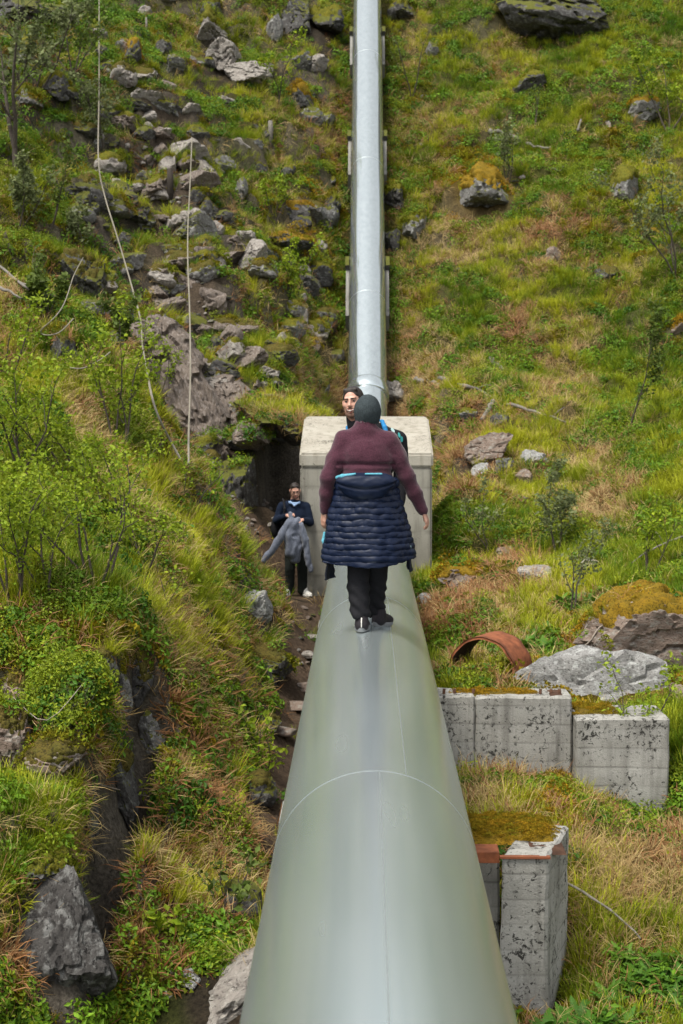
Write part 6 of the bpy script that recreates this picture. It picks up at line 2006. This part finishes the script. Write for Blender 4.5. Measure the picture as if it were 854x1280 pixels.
# the quilted jacket tied round the waist: a skirt of puffed bands, its hood, two hanging front panels and tied sleeves
jk_px = [(598, 458, 36.5, .158), (612, 458, 37.5, .166), (626, 458.3, 41, .176), (640, 458.8, 45, .188), (660, 459.5, 49.5, .205), (680, 460.2, 53, .22), (694, 460.6, 54.3, .228), (704.5, 460.8, 53.5, .225)]
def jk_at(py):
    for a, b in zip(jk_px[:-1], jk_px[1:]):
        if py <= b[0]:
            t = max(0, (py - a[0]) / (b[0] - a[0]))
            return [x + (y - x) * t for x, y in zip(a, b)]
    return jk_px[-1]
def skirt(phi0, phi1, nphi, py0, py1, npy, band=7.4, puff=.013, extra=0.0):
    V = []
    for j in range(npy + 1):
        v = j / npy
        for i in range(nphi + 1):
            f = phi0 + (phi1 - phi0) * i / nphi
            sag = -4.5 * (1 - cos(f)) * v - 2.0 * sin(f) * v + 1.2 * sin(3 * f + 1) * v
            py = py0 + (py1 - py0) * v + sag
            _, cx, a, bdep = jk_at(py)
            c = w(cx, py)
            u = (py - 3.0 * fbm(np.array([[f * 1.3, v * 2, 0]]), 2, 5)[0] * 1.0 - 603) / band
            u += 0.16 * fbm(np.array([[f * 2.2, np.floor(u) * 1.7, 4.0]]), 2, 3)[0]
            s = abs(sin(pi * u)) ** 0.55 * (0.72 + 0.5 * fbm(np.array([[f * 3.1, np.floor(u) * 2.3, 7.0]]), 2, 13)[0])
            wr = 0.012 * fbm(np.array([[f * 6, py * 0.14, 2.0]]), 3, 9)[0] + 0.0045 * fbm(np.array([[f * 22, py * 0.25, 5.0]]), 2, 19)[0] - 0.014 * math.exp(-((f - 0.35 - 0.1 * v) / 0.10) ** 2) * v
            r = puff * s + wr + extra - 0.008
            # longer soft folds falling to the hem
            r += 0.020 * v * sin(f * 4.1 + 0.7) * v
            V.append((c[0] + sin(f) * (a / 176.0 + r), c[1] - cos(f) * (bdep + r), c[2]))
    F = [(j * (nphi + 1) + i, j * (nphi + 1) + i + 1, (j + 1) * (nphi + 1) + i + 1, (j + 1) * (nphi + 1) + i) for j in range(npy) for i in range(nphi)]
    return np.array(V), np.array(F)
V, F = skirt(radians(-128), radians(128), 110, 599, 704, 150)
jacket = link('jacket', mesh_np('jacket', V - wo, F, M['navy_quilt']), walker)
md = jacket.modifiers.new('thickness', 'SOLIDIFY'); md.thickness = 0.014; md.offset = -1
for a0, a1, y0, y1 in ((-118, -84, 690, 719), (80, 112, 692, 713)):
    V, F = skirt(radians(a0), radians(a1), 16, y0, y1 + 8, 20, 7.4, .006, -0.012)
    p = link('front_panel', mesh_np('front_panel', V - wo, F, M['navy_dark']), jacket)
    md = p.modifiers.new('thickness', 'SOLIDIFY'); md.thickness = 0.012; md.offset = -1
c0 = w(457.5, 603)
hd = [ell(w(457.5, 603, -.150), (.206, .060, .070), None, .03), ell(w(457.5, 611, -.158), (.170, .062, .082), None, .03), ell(w(440, 603, -.150), (.10, .058, .06), None, .03), ell(w(477, 603, -.150), (.095, .058, .06), None, .03),
      sub(cap(w(400, 586, -.20), w(520, 586, -.20), .045, None, .01))]
body_part('hood', hd, 0.007, 'navy_quilt', jacket, wo, 2, lambda V: 0.010 * fbm(V * np.array([9, 9, 16]), 3, 6) - 0.010 * np.exp(-((V[:, 2] - (c0[2] - .035 + .9 * (V[:, 0] - c0[0]) ** 2)) / .010) ** 2))
body_part('lining_edge', chain([w(421.5, 597, -.118), w(428, 595.5, -.168), w(444, 592.5, -.190)], [.013, .016, .008], .01) + chain([w(457, 592.5, -.188), w(477, 592.5, -.172)], [.007, .008], .01), 0.004, 'teal', jacket, wo, 1)
body_part('lining_edge', chain([w(405.6, 666, -.03), w(404.6, 676, -.03), w(406.5, 684, -.04), w(410, 690, -.06)], [.009, .013, .012, .006], .01), 0.004, 'teal', jacket, wo, 1)
body_part('tied_sleeve', chain([w(424, 604, -.02), w(430, 606, .13), w(452, 610, .19), w(466, 612, .20), w(468, 640, .21), w(466, 668, .20)], [.045, .045, .04, .048, .04, .03], .02), 0.009, 'navy_quilt', jacket, wo, 1)
body_part('tied_sleeve', chain([w(492, 604, -.02), w(487, 606, .13), w(466, 611, .20), w(452, 614, .21), w(447, 642, .21), w(450, 664, .20)], [.045, .045, .04, .048, .04, .03], .02), 0.009, 'navy_quilt', jacket, wo, 1)
body_part('care_tag', [ell(w(513.5, 684, -.06), (.004, .007, .012), None, .01)], 0.0025, 'print_pale', jacket, wo, 0)

# ================================================================== the man behind, coming down the pipe
DM = 12.90
def m_(px, py, dd=0.0):
    return np.array(W(px, py, DM + dd))
mo = np.array((m_(462, 750)[0], DM, 0.0))
man = empty('person', mo, 'smiling bearded man in black jacket looking round from behind the walker on the pipe', 'person')
Rm = frame(pi - 0.30, 0.03, 0.10)
hm, Tm = head_prims(m_(441.8, 502.8, -.03), Rm, 1.06)
neck = np.array(Tm(0, -.042, -.200))
s1, s2 = m_(441, 549, .02), m_(497, 550, .02)
e1, e2 = m_(436, 592, .04), m_(503, 594, .02)
h1, h2 = m_(441, 632, -.08), m_(498, 634, -.06)
body = hm + [ell(m_(468, 568, .02), (.155, .11, .22), None, .03), ell(m_(466, 620, .02), (.15, .11, .16), None, .03), cap(s1, s2, .06, None, .03), cap(neck, m_(464, 548, .02), .062, .07, .03)]
body += chain([s1, e1, h1], [.055, .042, .029]) + chain([s2, e2, h2], [.055, .042, .029])
body += chain([m_(456, 645), m_(456, 700, -.04), m_(457, 742, .02)], [.085, .058, .042]) + chain([m_(471, 645), m_(471, 700, -.02), m_(470, 742, .06)], [.085, .058, .042])
body += hand_prims(h1, (.1, -.25, -1), (.8, .3, 0), (0, -.9, 0), .5) + hand_prims(h2, (-.1, -.25, -1), (-.8, .3, 0), (0, -.9, 0), .5)
body_part('body', body, 0.007, 'skin', man, mo, 2)
face_details(man, mo, Tm, Rm, 1.06, hairline=0.012)
jm = [ell(m_(468, 566, .02), (.185, .14, .20), None, .03), ell(m_(467, 612, .02), (.18, .135, .17), None, .03), cap(s1 + np.array((.02, 0, 0)), s2 - np.array((.02, 0, 0)), .072, None, .03),
      cap(m_(455, 533, .02), m_(444, 546, .02), .062, .066, .03), cap(m_(459, 533, .02), m_(488, 546, .02), .066, .070, .03), cap(m_(456, 548, .02), m_(446.5, 528, -.02), .085, .082, .02), cap(m_(446.5, 532, -.02), m_(444.5, 523, -.02), .084, .080, .01), sub(ell(Tm(0, .03, -.05), (.072, .09, .10), Rm, .006))]
jm += chain([s1, e1, h1], [.074, .062, .045], .025) + chain([s2, e2, h2], [.078, .066, .045], .025)
jkt = body_part('jacket', jm, 0.009, 'black_cloth', man, mo, 2, lambda V: 0.010 * fbm(V * 9, 3, 31))
body_part('trousers', [ell(m_(464, 645), (.17, .125, .10), None, .03)] + chain([m_(456, 645), m_(456, 700, -.04), m_(457, 740, .02)], [.09, .07, .06]) + chain([m_(471, 645), m_(471, 700, -.02), m_(470, 740, .06)], [.09, .07, .06]),
          0.009, 'navy_dark', man, mo, 2)
for px, dd in ((457, .08), (471, .12)):
    x_ = m_(px, 740)[0]
    shoe(man, mo, (x_, DM + dd, on_pipe(x_ + (.02 if x_ > 0 else -.02))), (0.1 if px > 460 else -0.1, -1, 0), .28, .105, 'shoe_dark', 'shoe_sole')
# printed marks on the jacket shoulder, lying on the cloth
_jb = BVHTree.FromPolygons([tuple(v.co) for v in jkt.data.vertices], [tuple(p.vertices) for p in jkt.data.polygons])
for k, (px, py, sw, shh, mt) in enumerate(((491, 538, .014, .030, 'print_pale'), (497, 537, .020, .012, 'print_pale'), (499, 544, .010, .026, 'print_teal'), (494, 546, .018, .010, 'print_teal'), (502, 549, .012, .024, 'print_teal'), (496, 554, .012, .020, 'print_teal'), (489, 545, .008, .018, 'print_teal'))):
    a_ = np.array(CAM_POS) - mo
    r_ = Vector(ray_dir(px, py)).normalized()
    lo_, no_, ix_, ds_ = _jb.ray_cast(Vector(a_), r_)
    if lo_ is None:
        continue
    t1 = no_.cross(Vector((0, 0, 1))).normalized(); t2 = no_.cross(t1)
    V = []
    for q in range(10):
        an = 2 * pi * q / 10
        V.append(lo_ + no_ * 0.0035 + t1 * sw * cos(an) + t2 * shh * sin(an))
    me = bpy.data.meshes.new('print_mark'); me.from_pydata([tuple(v) for v in V], [], [tuple(range(10))]); me.materials.append(M[mt])
    pm_ = link('print_mark', me, jkt)
    sd_ = pm_.modifiers.new('thickness', 'SOLIDIFY'); sd_.thickness = 0.003
# his backpack with bright blue straps
bo = m_(470, 560, .22)
pack = empty('backpack', bo, 'black backpack with bright blue straps on the back of the bearded man', 'backpack')
body_part('bag', [ell(m_(472, 566, .24), (.165, .10, .25), None, .03), ell(m_(474, 548, .20), (.15, .09, .10), None, .03)], 0.012, 'black_cloth', pack, bo, 1)
body_part('strap', chain([m_(476, 526, .06), m_(478, 527, -.02), m_(481, 534, -.085), m_(484, 545, -.12), m_(484, 575, -.145)], [.012, .016, .019, .018, .016], .01), 0.005, 'blue_strap', pack, bo, 1)
body_part('strap', chain([m_(438, 535, .06), m_(434.5, 534, .0), m_(434.0, 541, -.05), m_(436, 560, -.09)], [.010, .013, .014, .012], .01), 0.005, 'blue_strap', pack, bo, 1)

# ================================================================== the man on the path with a grey jacket
DL = 24.70
def l_(px, py, dd=0.0):
    return np.array(W(px, py, DL + dd))
gl = l_(369, 744)
lz = -1.495
lo3 = np.array((gl[0], DL, lz))
hiker = empty('person', lo3, 'bearded man with glasses in dark navy sweater standing on the path beside the concrete block', 'person')
Rl = frame(pi + 0.14, -0.36, 0.04)
hl, Tl = head_prims(l_(369, 613, -.06), Rl, 1.0)
a1, a2 = l_(352.5, 632.5), l_(383.0, 633)
b1, b2 = l_(346, 650, -.03), l_(387.5, 652.5, -.03)
c1, c2 = l_(359.0, 644.5, -.28), l_(378.5, 650, -.28)
body = hl + [cap(Tl(0, -.042, -.19), l_(368, 632), .06, .07, .03), ell(l_(368, 646), (.16, .105, .22), None, .03), ell(l_(369, 672), (.155, .11, .15), None, .03), cap(a1, a2, .06, None, .03)]
body += chain([a1, b1, c1], [.055, .042, .030]) + chain([a2, b2, c2], [.055, .042, .030])
body += chain([l_(363.5, 685), l_(362.5, 711, -.03), l_(362.5, 735, .03)], [.085, .06, .042]) + chain([l_(377, 685), l_(378, 711, -.03), l_(378, 735, .03)], [.085, .06, .042])
body += hand_prims(c1, (.75, -.45, .25), (.35, .2, -.9), (0, -.5, .8), 1.15) + hand_prims(c2, (-.75, -.45, .1), (-.35, .2, -.9), (0, -.5, .8), 1.15)
body_part('body', body, 0.0075, 'skin', hiker, lo3, 2)
face_details(hiker, lo3, Tl, Rl, 1.0, smile=False, hairline=0.014)
sp = []
for q in (-1, 1):
    ring = [Tl(q * .032 + .020 * cos(t), .100, .004 + .016 * sin(t)) for t in np.linspace(0, 2 * pi, 15)]
    sp += chain(ring, [.0022] * 15, .002) + [cap(Tl(q * .052, .098, .010), Tl(q * .078, .0, .006), .0022, None, .002)]
sp += [cap(Tl(-.012, .102, .008), Tl(.012, .102, .008), .0022, None, .002)]
body_part('glasses', sp, 0.002, 'spectacle', hiker, lo3, 0)
sw = [ell(l_(368, 646), (.190, .14, .19), None, .03), ell(l_(369, 668), (.185, .14, .14), None, .03), cap(a1 + np.array((.03, 0, 0)), a2 - np.array((.03, 0, 0)), .066, None, .03),
      cap(l_(368, 629), l_(359, 631.5), .066, .062, .03), cap(l_(368, 629), l_(377, 631.5), .066, .062, .03)]
sw += chain([a1, b1, c1 * .92 + b1 * .08], [.066, .060, .042], .025) + chain([a2, b2, c2 * .92 + b2 * .08], [.066, .060, .042], .025)
body_part('sweater', sw, 0.009, 'navy_knit', hiker, lo3, 2, lambda V: 0.008 * fbm(V * 9, 3, 51))
ring = [l_(368.2, 626.5, -.045) + np.array((.078 * cos(t), .074 * sin(t), -.014 * (sin(t) < 0) - .012)) for t in np.linspace(0, 2 * pi, 19)]
body_part('collar', chain(ring, [.014] * 19, .006) + chain([l_(363, 627, -.10), l_(368, 632, -.135), l_(373.5, 628, -.10)], [.014, .012, .014], .01), 0.005, 'pale_blue', hiker, lo3, 1)
body_part('trousers', [ell(l_(370, 684), (.175, .125, .11), None, .03)] + chain([l_(363.5, 686), l_(362.5, 711, -.03), l_(362.5, 738, .02)], [.095, .078, .074], .015) + chain([l_(377, 686), l_(378, 711, -.03), l_(378, 738, .02)], [.095, .078, .074], .015),
          0.009, 'trouser_green', hiker, lo3, 2, lambda V: 0.008 * fbm(V * np.array([8, 8, 14]), 3, 61))
shoe(hiker, lo3, (l_(361.5, 740)[0], DL + .06, lz + .0), (-0.30, -1, 0), .29, .115, 'shoe_pale', 'shoe_pale')
shoe(hiker, lo3, (l_(379.5, 740)[0], DL + .06, lz + .0), (0.45, -1, 0), .29, .115, 'shoe_pale', 'shoe_pale')
# the grey jacket he holds up
jo = l_(368, 660, -.33)
gj = empty('grey_jacket', jo, 'grey fleece jacket with dangling sleeves held up by the man on the path', 'jacket')
main = chain([c1 + np.array((.05, -.04, .02)), l_(364.5, 655, -.33), l_(363, 670, -.33), l_(365, 690, -.30)], [.040, .070, .095, .105], .03) + chain([c2 + np.array((-.06, -.04, .01)), l_(373, 664, -.32), l_(371, 684, -.30), l_(369, 699, -.28)], [.035, .060, .095, .075], .03)
main += [ell(l_(367, 655, -.36), (.085, .06, .08), None, .03), sub(ell(l_(370, 670, -.44), (.062, .07, .045), None, .02))]
_fold = lambda V: 0.016 * fbm(V * np.array([8, 8, 4]), 3, 71) + 0.007 * np.sin(V[:, 0] * 60 + 5 * fbm(V * 5, 2, 9))
body_part('jacket_body', main, 0.009, 'grey_fleece', gj, jo, 2, _fold)
body_part('sleeve', chain([l_(360.5, 652, -.35), l_(353, 668, -.36), l_(343, 684, -.37), l_(330.5, 700, -.37)], [.050, .058, .056, .048], .02), 0.008, 'grey_fleece', gj, jo, 2, _fold)
body_part('sleeve', chain([l_(376.5, 657, -.35), l_(381, 675, -.35), l_(384.5, 695, -.34), l_(389, 713, -.33)], [.046, .056, .054, .040], .02), 0.008, 'grey_fleece', gj, jo, 2, _fold)
body_part('inside_shade', [ell(l_(369, 672, -.35), (.07, .03, .06), None, .02)], 0.008, 'grey_inner_shade', gj, jo, 1)  # darker plug in the jacket's hollow, its shade painted into the colour
# his backpack, its strap over the shoulder
po = l_(350, 650, .16)
pk = empty('backpack', po, 'dark backpack on the back of the man holding the grey jacket', 'backpack')
body_part('bag', [ell(l_(357, 655, .20), (.17, .10, .24), None, .03), ell(l_(344.5, 660, .10), (.075, .09, .17), None, .03)], 0.012, 'black_cloth', pk, po, 1)
body_part('strap', chain([l_(353.5, 624, .06), l_(355, 627, -.04), l_(356, 636, -.125), l_(354, 655, -.13)], [.016, .018, .018, .016], .01), 0.006, 'black_cloth', pk, po, 1)
# the small red thing lying by his feet
b = Builder()
loc, nor = hit(398, 718)
b.box((0, 0, .02), (.10, .05, .05), Matrix.Rotation(.5, 3, 'Z')); b.box((.04, .03, .03), (.05, .06, .03), Matrix.Rotation(1.1, 3, 'Y'))
M['red_cloth'] = plain('red_cloth', (0.42, 0.035, 0.025), 0.8, 0, 0.2, 40)
link('red_scrap', b.mesh('red_scrap', M['red_cloth'], False), None, loc, 'small bright red scrap lying behind the man with the grey jacket', 'scrap')
